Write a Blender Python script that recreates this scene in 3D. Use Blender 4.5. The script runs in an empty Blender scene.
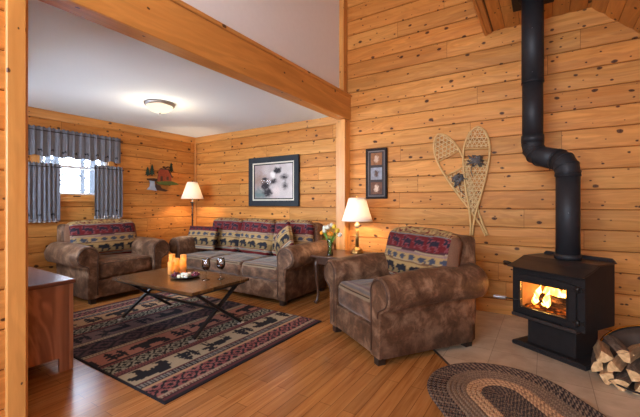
import bpy, bmesh, math, random
from mathutils import Vector, Matrix
from mathutils import noise as mn
R = math.radians
PI = math.pi
rnd = random.Random(7)
scene = bpy.context.scene
COL = scene.collection

# ------------------------------------------------------------------ mesh builder
class M:
    def __init__(self):
        self.v = []; self.f = []; self.uv = []; self.mi = []; self.sm = []; self.c = []
        self.mat = Matrix.Identity(4); self.col = (1, 1, 1); self.m = 0; self.smooth = False
    def vert(self, p, col=None):
        self.v.append(tuple(self.mat @ Vector(p))); self.c.append(col or self.col); return len(self.v) - 1
    def face(self, idx, uv=None, m=None, sm=None):
        self.f.append(tuple(idx)); self.uv.append(uv or [(0, 0)] * len(idx))
        self.mi.append(self.m if m is None else m); self.sm.append(self.smooth if sm is None else sm)
    def bm(self, bm, off=(0, 0)):
        """take a bmesh; box-mapped UVs with the grain (u) along the longest side"""
        bm.verts.ensure_lookup_table(); bm.faces.ensure_lookup_table()
        co = [v.co for v in bm.verts]
        ext = [max(c[i] for c in co) - min(c[i] for c in co) for i in range(3)]
        order = sorted(range(3), key=lambda i: -ext[i])
        base = len(self.v)
        for v in bm.verts: self.vert(v.co)
        for f in bm.faces:
            n = f.normal; k = max(range(3), key=lambda i: abs(n[i]))
            ax = [i for i in order if i != k]
            self.face([base + v.index for v in f.verts], [(v.co[ax[0]] + off[0], v.co[ax[1]] + off[1]) for v in f.verts])
        bm.free()
    def box(self, c, s, bev=0.0, seg=1, rot=None):
        bm = bmesh.new(); bmesh.ops.create_cube(bm, size=1)
        for v in bm.verts: v.co = Vector((v.co.x * s[0], v.co.y * s[1], v.co.z * s[2]))
        if bev > 0:
            bmesh.ops.bevel(bm, geom=list(bm.edges), offset=bev, segments=seg, affect='EDGES', profile=.5)
        bm.normal_update()
        old = self.mat
        self.mat = old @ Matrix.Translation(c) @ (rot if rot else Matrix.Identity(4))
        self.bm(bm, (rnd.random() * 30, rnd.random() * 30)); self.mat = old
    def bar(self, a, b, w, h, up=(0, 0, 1), bev=0.0):
        """square bar from a to b"""
        a = Vector(a); b = Vector(b); d = b - a; L = d.length; x = d.normalized()
        u = Vector(up)
        if abs(x.dot(u)) > .98: u = Vector((0, 1, 0))
        y = u.cross(x).normalized(); z = x.cross(y)
        rot = Matrix((x, y, z)).transposed().to_4x4()
        self.box((a + b) / 2, (L, w, h), bev, 1, rot)
    def tube(self, pts, r, n=10, closed=False, caps=True, uvs=1.0):
        P = [Vector(p) for p in pts]; N = len(P)
        rr = r if isinstance(r, (list, tuple)) else [r] * N
        rings = []
        prev = None
        s = 0
        for i in range(N):
            if closed: t = (P[(i + 1) % N] - P[(i - 1) % N]).normalized()
            else: t = (P[min(i + 1, N - 1)] - P[max(i - 1, 0)]).normalized()
            if prev is None:
                a = Vector((0, 0, 1)) if abs(t.z) < .9 else Vector((1, 0, 0))
                nrm = (a - t * a.dot(t)).normalized()
            else:
                nrm = (prev - t * prev.dot(t))
                nrm = nrm.normalized() if nrm.length > 1e-6 else prev
            prev = nrm; b = t.cross(nrm)
            rings.append(([self.vert(P[i] + (nrm * math.cos(2 * PI * k / n) + b * math.sin(2 * PI * k / n)) * rr[i]) for k in range(n)], s))
            if i < N - 1: s += (P[i + 1] - P[i]).length
        for i in range(N if closed else N - 1):
            A, sa = rings[i]; B, sb = rings[(i + 1) % N]
            for k in range(n):
                k2 = (k + 1) % n
                self.face([A[k], A[k2], B[k2], B[k]], [(sa, k / n * .1), (sa, (k + 1) / n * .1), (sb, (k + 1) / n * .1), (sb, k / n * .1)], sm=True)
        if caps and not closed:
            self.face(list(reversed(rings[0][0])), sm=False); self.face(rings[-1][0], sm=False)
    def lathe(self, prof, n=24, c=(0, 0, 0), sm=True, sx=1, sy=1):
        """profile of (r, z); r = 0 closes"""
        rings = []
        for r, z in prof:
            if r < 1e-6: rings.append([self.vert((c[0], c[1], c[2] + z))])
            else: rings.append([self.vert((c[0] + sx * r * math.cos(2 * PI * k / n), c[1] + sy * r * math.sin(2 * PI * k / n), c[2] + z)) for k in range(n)])
        for A, B in zip(rings, rings[1:]):
            for k in range(n):
                k2 = (k + 1) % n
                if len(A) == 1 and len(B) == 1: continue
                if len(A) == 1: self.face([A[0], B[k2], B[k]], sm=sm)
                elif len(B) == 1: self.face([A[k], A[k2], B[0]], sm=sm)
                else: self.face([A[k], A[k2], B[k2], B[k]], sm=sm)
    def prism(self, poly, d0, d1, axes='xz', holes=None):
        """extrude a 2D outline; axes xz: depth along y, xy: along z, yz: along x"""
        bm = bmesh.new()
        def P(p, d):
            return {'xz': (p[0], d, p[1]), 'xy': (p[0], p[1], d), 'yz': (d, p[0], p[1])}[axes]
        a = [bm.verts.new(P(p, d0)) for p in poly]; b = [bm.verts.new(P(p, d1)) for p in poly]
        bm.faces.new(a); bm.faces.new(list(reversed(b)))
        n = len(poly)
        for i in range(n): bm.faces.new([a[i], b[i], b[(i + 1) % n], a[(i + 1) % n]])
        bm.normal_update()
        bmesh.ops.triangulate(bm, faces=[f for f in bm.faces if len(f.verts) > 4])
        bmesh.ops.recalc_face_normals(bm, faces=bm.faces); bm.normal_update()
        self.bm(bm, (rnd.random() * 30, rnd.random() * 30))
    def ring_frame(self, x0, x1, z0, z1, t, y0, y1, axes='xz', bev=0.004):
        """rectangular frame of four mitre-less bars"""
        yc = (y0 + y1) / 2; dy = abs(y1 - y0)
        def B(cx, cz, sx, sz):
            if axes == 'xz': self.box((cx, yc, cz), (sx, dy, sz), bev)
            else: self.box((yc, cx, cz), (dy, sx, sz), bev)
        B((x0 + x1) / 2, z0 + t / 2, x1 - x0, t); B((x0 + x1) / 2, z1 - t / 2, x1 - x0, t)
        B(x0 + t / 2, (z0 + z1) / 2, t, z1 - z0 - 2 * t); B(x1 - t / 2, (z0 + z1) / 2, t, z1 - z0 - 2 * t)
    def rbox(self, w, d, h, r, n=24, puff=(0, 0, 0), colf=None, c=(0, 0, 0), wob=0.0, seed=0):
        """soft rounded cushion block centred on c"""
        H = Vector((w / 2, d / 2, h / 2)); Q = [max(H[i] - r, 0) for i in range(3)]
        idx = {}
        def samp(t):  # denser toward the ends
            return math.sin((t - .5) * PI) * .5 + (t - .5)
        T = [max(-1, min(1, samp(i / n))) for i in range(n + 1)]
        def get(p):
            key = (round(p[0], 5), round(p[1], 5), round(p[2], 5))
            if key in idx: return idx[key]
            a = Vector([p[i] * H[i] for i in range(3)])
            q = Vector([max(-Q[i], min(Q[i], a[i])) for i in range(3)])
            dd = a - q
            if dd.length < 1e-9: dd = Vector([p[i] if abs(abs(p[i]) - 1) < 1e-6 else 0 for i in range(3)])
            o = q + dd.normalized() * r
            x, y, z = p
            o.x += (1 if x > 0 else -1) * puff[0] * abs(x) * (1 - y * y) * (1 - z * z)
            o.y += (1 if y > 0 else -1) * puff[1] * abs(y) * (1 - x * x) * (1 - z * z)
            o.z += (1 if z > 0 else -1) * puff[2] * abs(z) * (1 - x * x) * (1 - y * y)
            if wob:
                o += Vector((mn.noise(o * 7 + Vector((seed, 0, 0))), mn.noise(o * 7 + Vector((0, seed + 9, 0))), mn.noise(o * 7 + Vector((0, 5, seed))))) * wob
            cc = colf(x, y, z) if colf else None
            idx[key] = self.vert((o.x + c[0], o.y + c[1], o.z + c[2]), cc)
            return idx[key]
        for ax in range(3):
            b, e = [i for i in range(3) if i != ax]
            for sgn in (-1, 1):
                for i in range(n):
                    for j in range(n):
                        q = []
                        for (u, v) in ((T[i], T[j]), (T[i + 1], T[j]), (T[i + 1], T[j + 1]), (T[i], T[j + 1])):
                            p = [0, 0, 0]; p[ax] = sgn; p[b] = u; p[e] = v; q.append(get(p))
                        if (sgn < 0) != (ax == 1): q.reverse()
                        self.face(q, sm=True)
    def build(self, name, mats, parent=None, loc=None, rot=None, kind=None, bevel=0, subsurf=0, solid=0):
        me = bpy.data.meshes.new(name); me.from_pydata(self.v, [], self.f)
        if not isinstance(mats, (list, tuple)): mats = [mats]
        for m in mats: me.materials.append(m)
        me.polygons.foreach_set('material_index', self.mi)
        me.polygons.foreach_set('use_smooth', self.sm)
        ul = me.uv_layers.new(name='UVMap')
        flat = [x for fu in self.uv for uv in fu for x in uv]
        ul.data.foreach_set('uv', flat)
        ca = me.color_attributes.new('tint', 'FLOAT_COLOR', 'POINT')
        ca.data.foreach_set('color', [x for c in self.c for x in (c[0], c[1], c[2], 1)])
        me.update()
        o = bpy.data.objects.new(name, me); COL.objects.link(o)
        if parent: o.parent = parent
        if loc: o.location = loc
        if rot: o.rotation_euler = rot
        if kind: o['kind'] = kind
        if bevel:
            b = o.modifiers.new('Bevel', 'BEVEL'); b.width = bevel; b.segments = 2; b.limit_method = 'ANGLE'; b.angle_limit = R(40)
        if solid:
            b = o.modifiers.new('Solidify', 'SOLIDIFY'); b.thickness = solid
        if subsurf:
            b = o.modifiers.new('Subdivision', 'SUBSURF'); b.levels = subsurf; b.render_levels = subsurf
        return o

def tag(o, label, cat, group=None, kind=None):
    o['label'] = label; o['category'] = cat
    if group: o['group'] = group
    if kind: o['kind'] = kind
    return o
def thing(name, label, cat, loc=(0, 0, 0), rz=0, group=None):
    o = bpy.data.objects.new(name, None); COL.objects.link(o)
    o.location = loc; o.rotation_euler = (0, 0, rz); o.empty_display_size = .1
    return tag(o, label, cat, group)
def copy_tree(o, parent=None):
    c = o.copy(); COL.objects.link(c)
    if parent: c.parent = parent
    for ch in list(o.children): copy_tree(ch, c)
    return c

# ------------------------------------------------------------------ materials
def srgb(r, g, b):
    f = lambda c: (c / 255 / 12.92) if c / 255 <= .04045 else ((c / 255 + .055) / 1.055) ** 2.4
    return (f(r), f(g), f(b))
def newmat(name):
    m = bpy.data.materials.new(name); m.use_nodes = True
    nt = m.node_tree; bs = nt.nodes['Principled BSDF']
    return m, nt, bs
def N(nt, typ, **kw):
    n = nt.nodes.new(typ)
    for k, v in kw.items():
        if k.startswith('i_'): n.inputs[k[2:].replace('_', ' ')].default_value = v
        else: setattr(n, k, v)
    return n
def L(nt, a, b): nt.links.new(a, b)
def ramp(nt, stops, src, interp='LINEAR'):
    r = nt.nodes.new('ShaderNodeValToRGB'); r.color_ramp.interpolation = interp
    e = r.color_ramp.elements
    e[0].position = stops[0][0]; e[0].color = (*stops[0][1], 1)
    e[1].position = stops[-1][0]; e[1].color = (*stops[-1][1], 1)
    for p, c in stops[1:-1]:
        x = e.new(p); x.color = (*c, 1)
    if src is not None: L(nt, src, r.inputs['Fac'])
    return r.outputs['Color']
def mixc(nt, fac, a, b, typ='MIX'):
    n = nt.nodes.new('ShaderNodeMix'); n.data_type = 'RGBA'; n.blend_type = typ
    for s, v in ((n.inputs[0], fac), (n.inputs[6], a), (n.inputs[7], b)):
        if hasattr(v, 'is_linked') or hasattr(v, 'links'): L(nt, v, s)
        elif isinstance(v, (int, float)): s.default_value = v
        else: s.default_value = (*v, 1)
    return n.outputs[2]
def mathn(nt, op, a, b=None, clamp=False):
    n = nt.nodes.new('ShaderNodeMath'); n.operation = op; n.use_clamp = clamp
    for s, v in ((n.inputs[0], a), (n.inputs[1], b)):
        if v is None: continue
        if hasattr(v, 'links'): L(nt, v, s)
        else: s.default_value = v
    return n.outputs[0]
def coords(nt, kind='UV', scale=(1, 1, 1), rot=(0, 0, 0)):
    tc = nt.nodes.new('ShaderNodeTexCoord'); mp = nt.nodes.new('ShaderNodeMapping')
    mp.inputs['Scale'].default_value = scale; mp.inputs['Rotation'].default_value = rot
    L(nt, tc.outputs[kind], mp.inputs['Vector']); return mp.outputs['Vector']
def noise(nt, vec, scale=1.0, detail=4, rough=.55, dist=0.0):
    n = nt.nodes.new('ShaderNodeTexNoise'); n.inputs['Scale'].default_value = scale
    n.inputs['Detail'].default_value = detail; n.inputs['Roughness'].default_value = rough
    n.inputs['Distortion'].default_value = dist
    L(nt, vec, n.inputs['Vector']); return n
def bump(nt, bs, h, strength=.3, dist=.01):
    b = nt.nodes.new('ShaderNodeBump'); b.inputs['Strength'].default_value = strength; b.inputs['Distance'].default_value = dist
    L(nt, h, b.inputs['Height']); L(nt, b.outputs['Normal'], bs.inputs['Normal'])

def plain(name, rgb, rough=.5, metal=0.0, spec=.3, emis=None, estr=0, var=.12, vs=18):
    m, nt, bs = newmat(name)
    n = noise(nt, coords(nt, 'Object'), vs, 3)
    c = mixc(nt, n.outputs['Fac'], tuple(x * (1 - var) for x in rgb), tuple(min(1, x * (1 + var)) for x in rgb))
    L(nt, c, bs.inputs['Base Color'])
    bs.inputs['Roughness'].default_value = rough; bs.inputs['Metallic'].default_value = metal
    bs.inputs['Specular IOR Level'].default_value = spec
    if emis:
        bs.inputs['Emission Color'].default_value = (*emis, 1); bs.inputs['Emission Strength'].default_value = estr
    return m
def painted(name, rough=.9, bumps=True, sheen=0):
    """woven surface coloured by its own 'tint' attribute"""
    m, nt, bs = newmat(name)
    a = N(nt, 'ShaderNodeAttribute', attribute_name='tint')
    n = noise(nt, coords(nt, 'Object'), 160, 2)
    c = mixc(nt, .35, a.outputs['Color'], n.outputs['Fac'], 'OVERLAY')
    L(nt, c, bs.inputs['Base Color']); bs.inputs['Roughness'].default_value = rough
    bs.inputs['Specular IOR Level'].default_value = .2
    bs.inputs['Sheen Weight'].default_value = sheen
    if bumps: bump(nt, bs, n.outputs['Fac'], .4, .003)
    return m
def wood(name, light, mid, dark, knots=True, rough=.42, gs=1.0, ringy=.5, knotd=.45, coat=0.0, tintgain=1.0):
    m, nt, bs = newmat(name)
    uv = coords(nt, 'UV')
    mp = N(nt, 'ShaderNodeMapping'); mp.inputs['Scale'].default_value = (1.3 * gs, 22 * gs, 1); L(nt, uv, mp.inputs['Vector'])
    n1 = noise(nt, mp.outputs['Vector'], 1, 5, .6, .8)
    mp2 = N(nt, 'ShaderNodeMapping'); mp2.inputs['Scale'].default_value = (.9 * gs, 6 * gs, 1); L(nt, uv, mp2.inputs['Vector'])
    n2 = noise(nt, mp2.outputs['Vector'], 1, 3, .5, 1.5)
    # cathedral rings
    w = mathn(nt, 'MULTIPLY', n2.outputs['Fac'], 34.0)
    w = mathn(nt, 'SINE', w)
    w = mathn(nt, 'MULTIPLY_ADD', w, .5); w.node.inputs[2].default_value = .5
    base = ramp(nt, [(.2, mid), (.75, light)], n1.outputs['Fac'])
    base = mixc(nt, mathn(nt, 'MULTIPLY', w, ringy * .5), base, tuple(a * .6 + b * .4 for a, b in zip(mid, dark)))
    big = ramp(nt, [(.3, (.82, .78, .72)), (.7, (1.08, 1.08, 1.05))], n2.outputs['Fac'])
    base = mixc(nt, .8, base, big, 'MULTIPLY')
    if knots:
        for (sx, sy, th, pres) in ((4.2, 6.6, .115, knotd), (9.0, 13.0, .12, knotd * .5)):
            mk = N(nt, 'ShaderNodeMapping'); mk.inputs['Scale'].default_value = (sx, sy, 1); L(nt, uv, mk.inputs['Vector'])
            wn = noise(nt, mk.outputs['Vector'], 2.5, 2)
            dv = mixc(nt, .12, mk.outputs['Vector'], wn.outputs['Color'], 'ADD')
            vo = N(nt, 'ShaderNodeTexVoronoi', voronoi_dimensions='2D'); vo.inputs['Scale'].default_value = 1; vo.inputs['Randomness'].default_value = 1
            L(nt, dv, vo.inputs['Vector'])
            sp = N(nt, 'ShaderNodeSeparateColor'); L(nt, vo.outputs['Color'], sp.inputs['Color'])
            size = mathn(nt, 'MULTIPLY_ADD', sp.outputs['Green'], th * .9); size.node.inputs[2].default_value = th * .45
            dd = mathn(nt, 'DIVIDE', vo.outputs['Distance'], size)
            has = mathn(nt, 'LESS_THAN', sp.outputs['Red'], pres)
            k = ramp(nt, [(0, (1, 1, 1)), (.45, (.85, .85, .85)), (.62, (.95, .95, .95)), (.8, (.25, .25, .25)), (1.0, (0, 0, 0))], dd)
            kf = mathn(nt, 'MULTIPLY', k, has)
            core = ramp(nt, [(.0, tuple(x * .8 for x in dark)), (.5, tuple(x * 1.6 for x in dark)), (.7, tuple(x * .55 for x in dark)), (1, mid)], dd)
            base = mixc(nt, kf, base, core)
    at = N(nt, 'ShaderNodeAttribute', attribute_name='tint')
    base = mixc(nt, 1.0, base, at.outputs['Color'], 'MULTIPLY')
    L(nt, base, bs.inputs['Base Color'])
    bs.inputs['Roughness'].default_value = rough
    bs.inputs['Coat Weight'].default_value = coat; bs.inputs['Coat Roughness'].default_value = .15
    bump(nt, bs, n1.outputs['Fac'], .12, .004)
    return m

PINE_L, PINE_M, PINE_D = (.68, .31, .083), (.51, .189, .040), (.030, .008, .004)
m_wall = wood('pine_log_siding', PINE_L, PINE_M, PINE_D, rough=.5, knotd=.5, ringy=.6)
m_wall.node_tree.nodes['Principled BSDF'].inputs['Specular IOR Level'].default_value = .18
m_trim = wood('pine_trim', (.72, .35, .10), (.57, .235, .055), PINE_D, knotd=.2, rough=.38, ringy=.35)
m_ceilwood = wood('pine_ceiling_board', (.74, .37, .095), (.54, .225, .045), PINE_D, rough=.5)
m_oak = wood('stained_oak', (.56, .26, .14), (.42, .17, .085), (.07, .02, .012), knots=False, rough=.32, gs=.8, ringy=1.9, coat=.3)
m_oaktop = wood('stained_oak_top', (.22, .085, .055), (.15, .055, .038), (.05, .018, .012), knots=False, rough=.25, ringy=.4, coat=.5)
m_tabletop = None
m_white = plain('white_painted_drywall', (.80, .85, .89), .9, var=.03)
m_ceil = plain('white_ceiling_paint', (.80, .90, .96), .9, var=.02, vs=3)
m_black = plain('matte_black_steel', (.020, .017, .017), .5, .1, spec=.2, var=.3)
m_blackpipe = plain('black_stove_pipe_paint', (.026, .026, .030), .5, .3, var=.25)
m_iron = plain('dark_iron', (.035, .03, .028), .35, .6)
m_steel = plain('worn_brushed_steel', (.62, .61, .62), .38, .85)
m_bronze = plain('aged_brass', (.38, .22, .075), .32, .9, var=.3)
m_brass = plain('polished_brass', (.75, .5, .14), .18, 1.0)
m_nickel = plain('bronzed_nickel', (.30, .27, .25), .35, .8)
m_cork = plain('dark_wooden_foot', (.03, .016, .011), .4)
m_vinyl = plain('white_vinyl', (.8, .82, .84), .4, var=.03)
m_wax = None

def suede(name, a, b, c):
    m, nt, bs = newmat(name)
    v = coords(nt, 'Object')
    n1 = noise(nt, v, 7.5, 7, .68, .4); n2 = noise(nt, v, 38, 4, .6)
    col = ramp(nt, [(.33, a), (.5, b), (.66, c)], n1.outputs['Fac'])
    col = mixc(nt, .35, col, ramp(nt, [(.3, (.5, .5, .5)), (.7, (1.15, 1.12, 1.1))], n2.outputs['Fac']), 'MULTIPLY')
    L(nt, col, bs.inputs['Base Color'])
    bs.inputs['Roughness'].default_value = .52; bs.inputs['Sheen Weight'].default_value = .04; bs.inputs['Specular IOR Level'].default_value = .22
    bs.inputs['Sheen Tint'].default_value = (.8, .6, .45, 1)
    bump(nt, bs, n1.outputs['Fac'], .35, .02)
    return m
m_suede = suede('distressed_brown_suede', (.055, .024, .012), (.135, .065, .034), (.30, .17, .10))
m_piping = plain('dark_suede_piping', (.07, .033, .02), .5)
m_tapestry = painted('woven_tapestry', .85)
m_rugweave = painted('woven_rug', .95)

def glassmat(name, tint=(1, 1, 1), spec=.12, ior=1.45):
    m = bpy.data.materials.new(name); m.use_nodes = True; nt = m.node_tree; nt.nodes.clear()
    o = N(nt, 'ShaderNodeOutputMaterial'); mx = N(nt, 'ShaderNodeMixShader'); t = N(nt, 'ShaderNodeBsdfTransparent'); g = N(nt, 'ShaderNodeBsdfGlossy')
    t.inputs['Color'].default_value = (*tint, 1); g.inputs['Roughness'].default_value = .02
    fr = N(nt, 'ShaderNodeFresnel'); fr.inputs['IOR'].default_value = ior
    f = mathn(nt, 'ADD', fr.outputs['Fac'], spec * .3, True)
    L(nt, f, mx.inputs['Fac']); L(nt, t.outputs[0], mx.inputs[1]); L(nt, g.outputs[0], mx.inputs[2]); L(nt, mx.outputs[0], o.inputs['Surface'])
    return m
m_glass = glassmat('clear_glass', (.96, .97, .97), .4)
m_pane = glassmat('window_pane_glass', (.96, .98, 1.0), 0.0)
m_stoveglass = glassmat('stove_glass', (1, .95, .88), 0.0)
def emissive(name, col, st, noisy=None):
    m = bpy.data.materials.new(name); m.use_nodes = True; nt = m.node_tree; nt.nodes.clear()
    o = N(nt, 'ShaderNodeOutputMaterial'); e = N(nt, 'ShaderNodeEmission')
    e.inputs['Strength'].default_value = st
    if noisy:
        n = noise(nt, coords(nt, 'Object', noisy[0]), 1, 4, .6, .6)
        L(nt, ramp(nt, noisy[1], n.outputs['Fac']), e.inputs['Color'])
    else: e.inputs['Color'].default_value = (*col, 1)
    L(nt, e.outputs[0], o.inputs['Surface']); return m
def shade_mat(name, col, trans, em=0, emc=(1, .8, .6)):
    """lamp-shade cloth, partly translucent"""
    m = bpy.data.materials.new(name); m.use_nodes = True; nt = m.node_tree; nt.nodes.clear()
    o = N(nt, 'ShaderNodeOutputMaterial'); mx = N(nt, 'ShaderNodeMixShader'); d = N(nt, 'ShaderNodeBsdfDiffuse'); t = N(nt, 'ShaderNodeBsdfTranslucent')
    n = noise(nt, coords(nt, 'Object', (120, 120, 8)), 1, 2)
    c = mixc(nt, n.outputs['Fac'], tuple(x * .93 for x in col), col)
    L(nt, c, d.inputs['Color']); L(nt, c, t.inputs['Color']); mx.inputs['Fac'].default_value = trans
    L(nt, d.outputs[0], mx.inputs[1]); L(nt, t.outputs[0], mx.inputs[2])
    if em:
        ad = N(nt, 'ShaderNodeAddShader'); e = N(nt, 'ShaderNodeEmission'); e.inputs['Color'].default_value = (*emc, 1); e.inputs['Strength'].default_value = em
        L(nt, mx.outputs[0], ad.inputs[0]); L(nt, e.outputs[0], ad.inputs[1]); L(nt, ad.outputs[0], o.inputs['Surface'])
    else: L(nt, mx.outputs[0], o.inputs['Surface'])
    return m

def point(name, loc, energy, col, size=.04, parent=None):
    l = bpy.data.lights.new(name, 'POINT'); l.energy = energy; l.color = col; l.shadow_soft_size = size
    o = bpy.data.objects.new(name, l); COL.objects.link(o); o.location = loc
    if parent: o.parent = parent
    return o

# ------------------------------------------------------------------ the room
YW, XW, XB, ZC = 4.23, -5.47, -2.22, 2.41      # big wall, window wall, beam face, alcove ceiling
PITCH, PHASE = .195, 1.331
def board_wall(name, O, U, V, Nn, ulen, vlen, phase=0.0, pitch=PITCH, holes=(), mat=None, seed=1, gap=.008, depth=.014, thick=.05, segs=(1.2, 3.2), tv=.11, kind='structure'):
    """boards along U stacked along V on a backing; real V-grooves between them"""
    O, U, V, Nn = Vector(O), Vector(U), Vector(V), Vector(Nn)
    r = random.Random(seed); m = M()
    def P(u, v, d): return O + U * u + V * v + Nn * d
    def quad(a, b, c, d, uv, col):
        ids = [m.vert(p, col) for p in (a, b, c, d)]
        nn = (b - a).cross(c - a)
        m.face(ids, uv)
    flip = U.cross(V).dot(Nn) < 0
    k = math.floor((0 - phase) / pitch)
    while phase + k * pitch < vlen:
        v0 = max(0, phase + k * pitch); v1 = min(vlen, phase + (k + 1) * pitch)
        k += 1
        if v1 - v0 < .006: continue
        cuts = sorted({v0, v1} | {h[i] for h in holes for i in (2, 3) if v0 < h[i] < v1})
        ends = [0.0]; x = -r.random() * 2.5
        while x < ulen:
            x += r.uniform(*segs)
            if 0.05 < x < ulen - .05: ends.append(x)
        ends.append(ulen)
        for a, b in zip(ends, ends[1:]):
            br = 1 + r.uniform(-tv, tv); hu = r.uniform(-.08, .06)
            col = (br, br * (1 + hu), br * (1 + 2 * hu)); ou, ov = r.random() * 60, r.random() * 60
            for c0, c1 in zip(cuts, cuts[1:]):
                ints = [(a, b)]
                for h in holes:
                    if c0 >= h[2] - 1e-6 and c1 <= h[3] + 1e-6:
                        ni = []
                        for (p, q) in ints:
                            if h[1] <= p or h[0] >= q: ni.append((p, q)); continue
                            if p < h[0]: ni.append((p, h[0]))
                            if q > h[1]: ni.append((h[1], q))
                        ints = ni
                g0 = gap if c0 == v0 else 0; g1 = gap if c1 == v1 else 0
                for (p, q) in ints:
                    e0 = .0015 if p > 0 else 0; e1 = .0015 if q < ulen else 0
                    mid = .005
                    sec = [(c0, -depth), (c0 + g0, 0), ((c0 + c1) / 2, mid if c1 - c0 > .12 else 0), (c1 - g1, 0), (c1, -depth)]
                    for (s0, d0), (s1, d1) in zip(sec, sec[1:]):
                        pts = [P(p + e0, s0, d0), P(q - e1, s0, d0), P(q - e1, s1, d1), P(p + e0, s1, d1)]
                        uv = [(p + ou, s0 + ov), (q + ou, s0 + ov), (q + ou, s1 + ov), (p + ou, s1 + ov)]
                        if flip: pts.reverse(); uv.reverse()
                        quad(*pts, uv, col)
    # backing, in rectangles around the holes
    us = sorted({0, ulen} | {h[i] for h in holes for i in (0, 1)}); vs = sorted({0, vlen} | {h[i] for h in holes for i in (2, 3)})
    dk = (.22, .2, .2)
    for u0, u1 in zip(us, us[1:]):
        for v0, v1 in zip(vs, vs[1:]):
            cu, cv = (u0 + u1) / 2, (v0 + v1) / 2
            if any(h[0] < cu < h[1] and h[2] < cv < h[3] for h in holes): continue
            q = [P(u, v, d) for d in (-depth * .8, -thick) for (u, v) in ((u0, v0), (u1, v0), (u1, v1), (u0, v1))]
            ids = [m.vert(p, dk) for p in q]
            for fc in ((0, 1, 2, 3), (7, 6, 5, 4), (0, 4, 5, 1), (1, 5, 6, 2), (2, 6, 7, 3), (3, 7, 4, 0)):
                m.face([ids[i] for i in (reversed(fc) if flip else fc)], [(0, 0)] * 4)
    return m.build(name, mat or m_wall, kind=kind)
def ph(z0): return (PHASE - z0) % PITCH

RX1, RY0 = 1.62, -2.9
board_wall('wall_back', (XW, YW, 0), (1, 0, 0), (0, 0, 1), (0, -1, 0), RX1 + .1 - XW, 4.7, ph(0), seed=11)
WIN = (1.82, 2.68, 1.27, 2.02)                    # y0, y1, z0, z1
board_wall('wall_left', (XW, .62, 0), (0, 1, 0), (0, 0, 1), (1, 0, 0), YW - .62, 2.5, ph(0) + .012, seed=23, holes=[(WIN[0] - .62, WIN[1] - .62, WIN[2], WIN[3])], thick=.14)
WN = (.3, 2.5, .85, 2.15)
board_wall('wall_near', (XW, .60, 0), (1, 0, 0), (0, 0, 1), (0, 1, 0), XB - .05 - XW, 2.45, ph(0), seed=31, holes=[WN], thick=.14)
board_wall('wall_partition', (XB, RY0, 0), (0, 1, 0), (0, 0, 1), (1, 0, 0), .64 - RY0, 2.32, ph(0) + .03, seed=37)
RW = (.3, 2.7, .75, 3.4)
board_wall('wall_rear', (XB, RY0, 0), (1, 0, 0), (0, 0, 1), (0, 1, 0), RX1 - XB, 4.7, ph(0), seed=41, holes=[RW], thick=.14)
RS = (1.2, 2.4, .75, 1.6)
board_wall('wall_right', (RX1, RY0, 0), (0, 1, 0), (0, 0, 1), (-1, 0, 0), YW - RY0, 1.95, ph(0), seed=43, holes=[RS], thick=.14)

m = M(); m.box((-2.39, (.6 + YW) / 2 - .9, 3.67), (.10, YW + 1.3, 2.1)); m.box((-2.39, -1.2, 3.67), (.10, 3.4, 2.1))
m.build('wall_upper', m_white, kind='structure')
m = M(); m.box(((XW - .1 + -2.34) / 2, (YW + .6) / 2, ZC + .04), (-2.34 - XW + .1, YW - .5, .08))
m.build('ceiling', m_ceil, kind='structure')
# cathedral part of the main room: flat boards, a slope to the right, a high part to the left
board_wall('ceiling_boards', (-.50, RY0, 3.075), (0, 1, 0), (1, 0, 0), (0, 0, -1), YW - RY0, .905, 0, pitch=.14, mat=m_ceilwood, seed=51, gap=.005, depth=.008)
sl = Vector((1, 0, -.97)).normalized()
board_wall('ceiling_slope', (.370, RY0, 3.078), (0, 1, 0), sl, (-.697, 0, -.717), YW - RY0, 1.75, 0, pitch=.14, mat=m_ceilwood, seed=53, gap=.005, depth=.008)
board_wall('ceiling_high', (-2.4, RY0, 4.65), (0, 1, 0), (1, 0, 0), (0, 0, -1), YW - RY0, 1.95, 0, pitch=.14, mat=m_ceilwood, seed=55, gap=.005, depth=.008)
board_wall('ceiling_riser', (-.49, RY0, 3.07), (0, 1, 0), (0, 0, 1), (-1, 0, 0), YW - RY0, 1.6, 0, pitch=.14, mat=m_ceilwood, seed=57, gap=.005, depth=.008, thick=.02)
m = M(); m.box((-.52, (YW + RY0) / 2, 3.075), (.07, YW - RY0, .045), .004); m.box((-.545, (YW + RY0) / 2, 3.10), (.03, YW - RY0, .13), .004)
m.build('trim_1', m_trim, kind='structure')

# beam, its cap and ceiling-side strip, posts
m = M(); m.box((-2.295, (YW + RY0) / 2, 2.477), (.15, YW - RY0, .305), .006)
m.build('trim_2', wood('beam_pine', (.70, .33, .09), (.56, .23, .052), PINE_D, knotd=.12, rough=.35, gs=.7, ringy=.45), kind='structure')
m = M(); m.box((-2.285, (YW + RY0) / 2, 2.645), (.17, YW - RY0, .035), .010, 2); m.box((-2.335, (YW + RY0) / 2, 2.675), (.05, YW - RY0, .03), .006)
m.build('trim_3', m_trim, kind='structure')
m = M(); m.box((-2.385, (YW + .62) / 2, 2.375), (.03, YW - .62, .07), .005); m.build('trim_4', m_trim, kind='structure')
m = M(); m.box((-2.305, 4.16, 1.16), (.14, .14, 2.32), .006); m.build('trim_5', m_trim, kind='structure')
m = M(); m.box((-2.31, 4.175, 3.66), (.08, .11, 2.0), .004); m.build('trim_6', m_trim, kind='structure')
m = M(); m.box((-2.215, .645, 1.16), (.035, .078, 2.32), .004); m.box((-2.30, .69, 1.16), (.14, .022, 2.32), .003); m.build('trim_7', m_trim, kind='structure')
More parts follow.
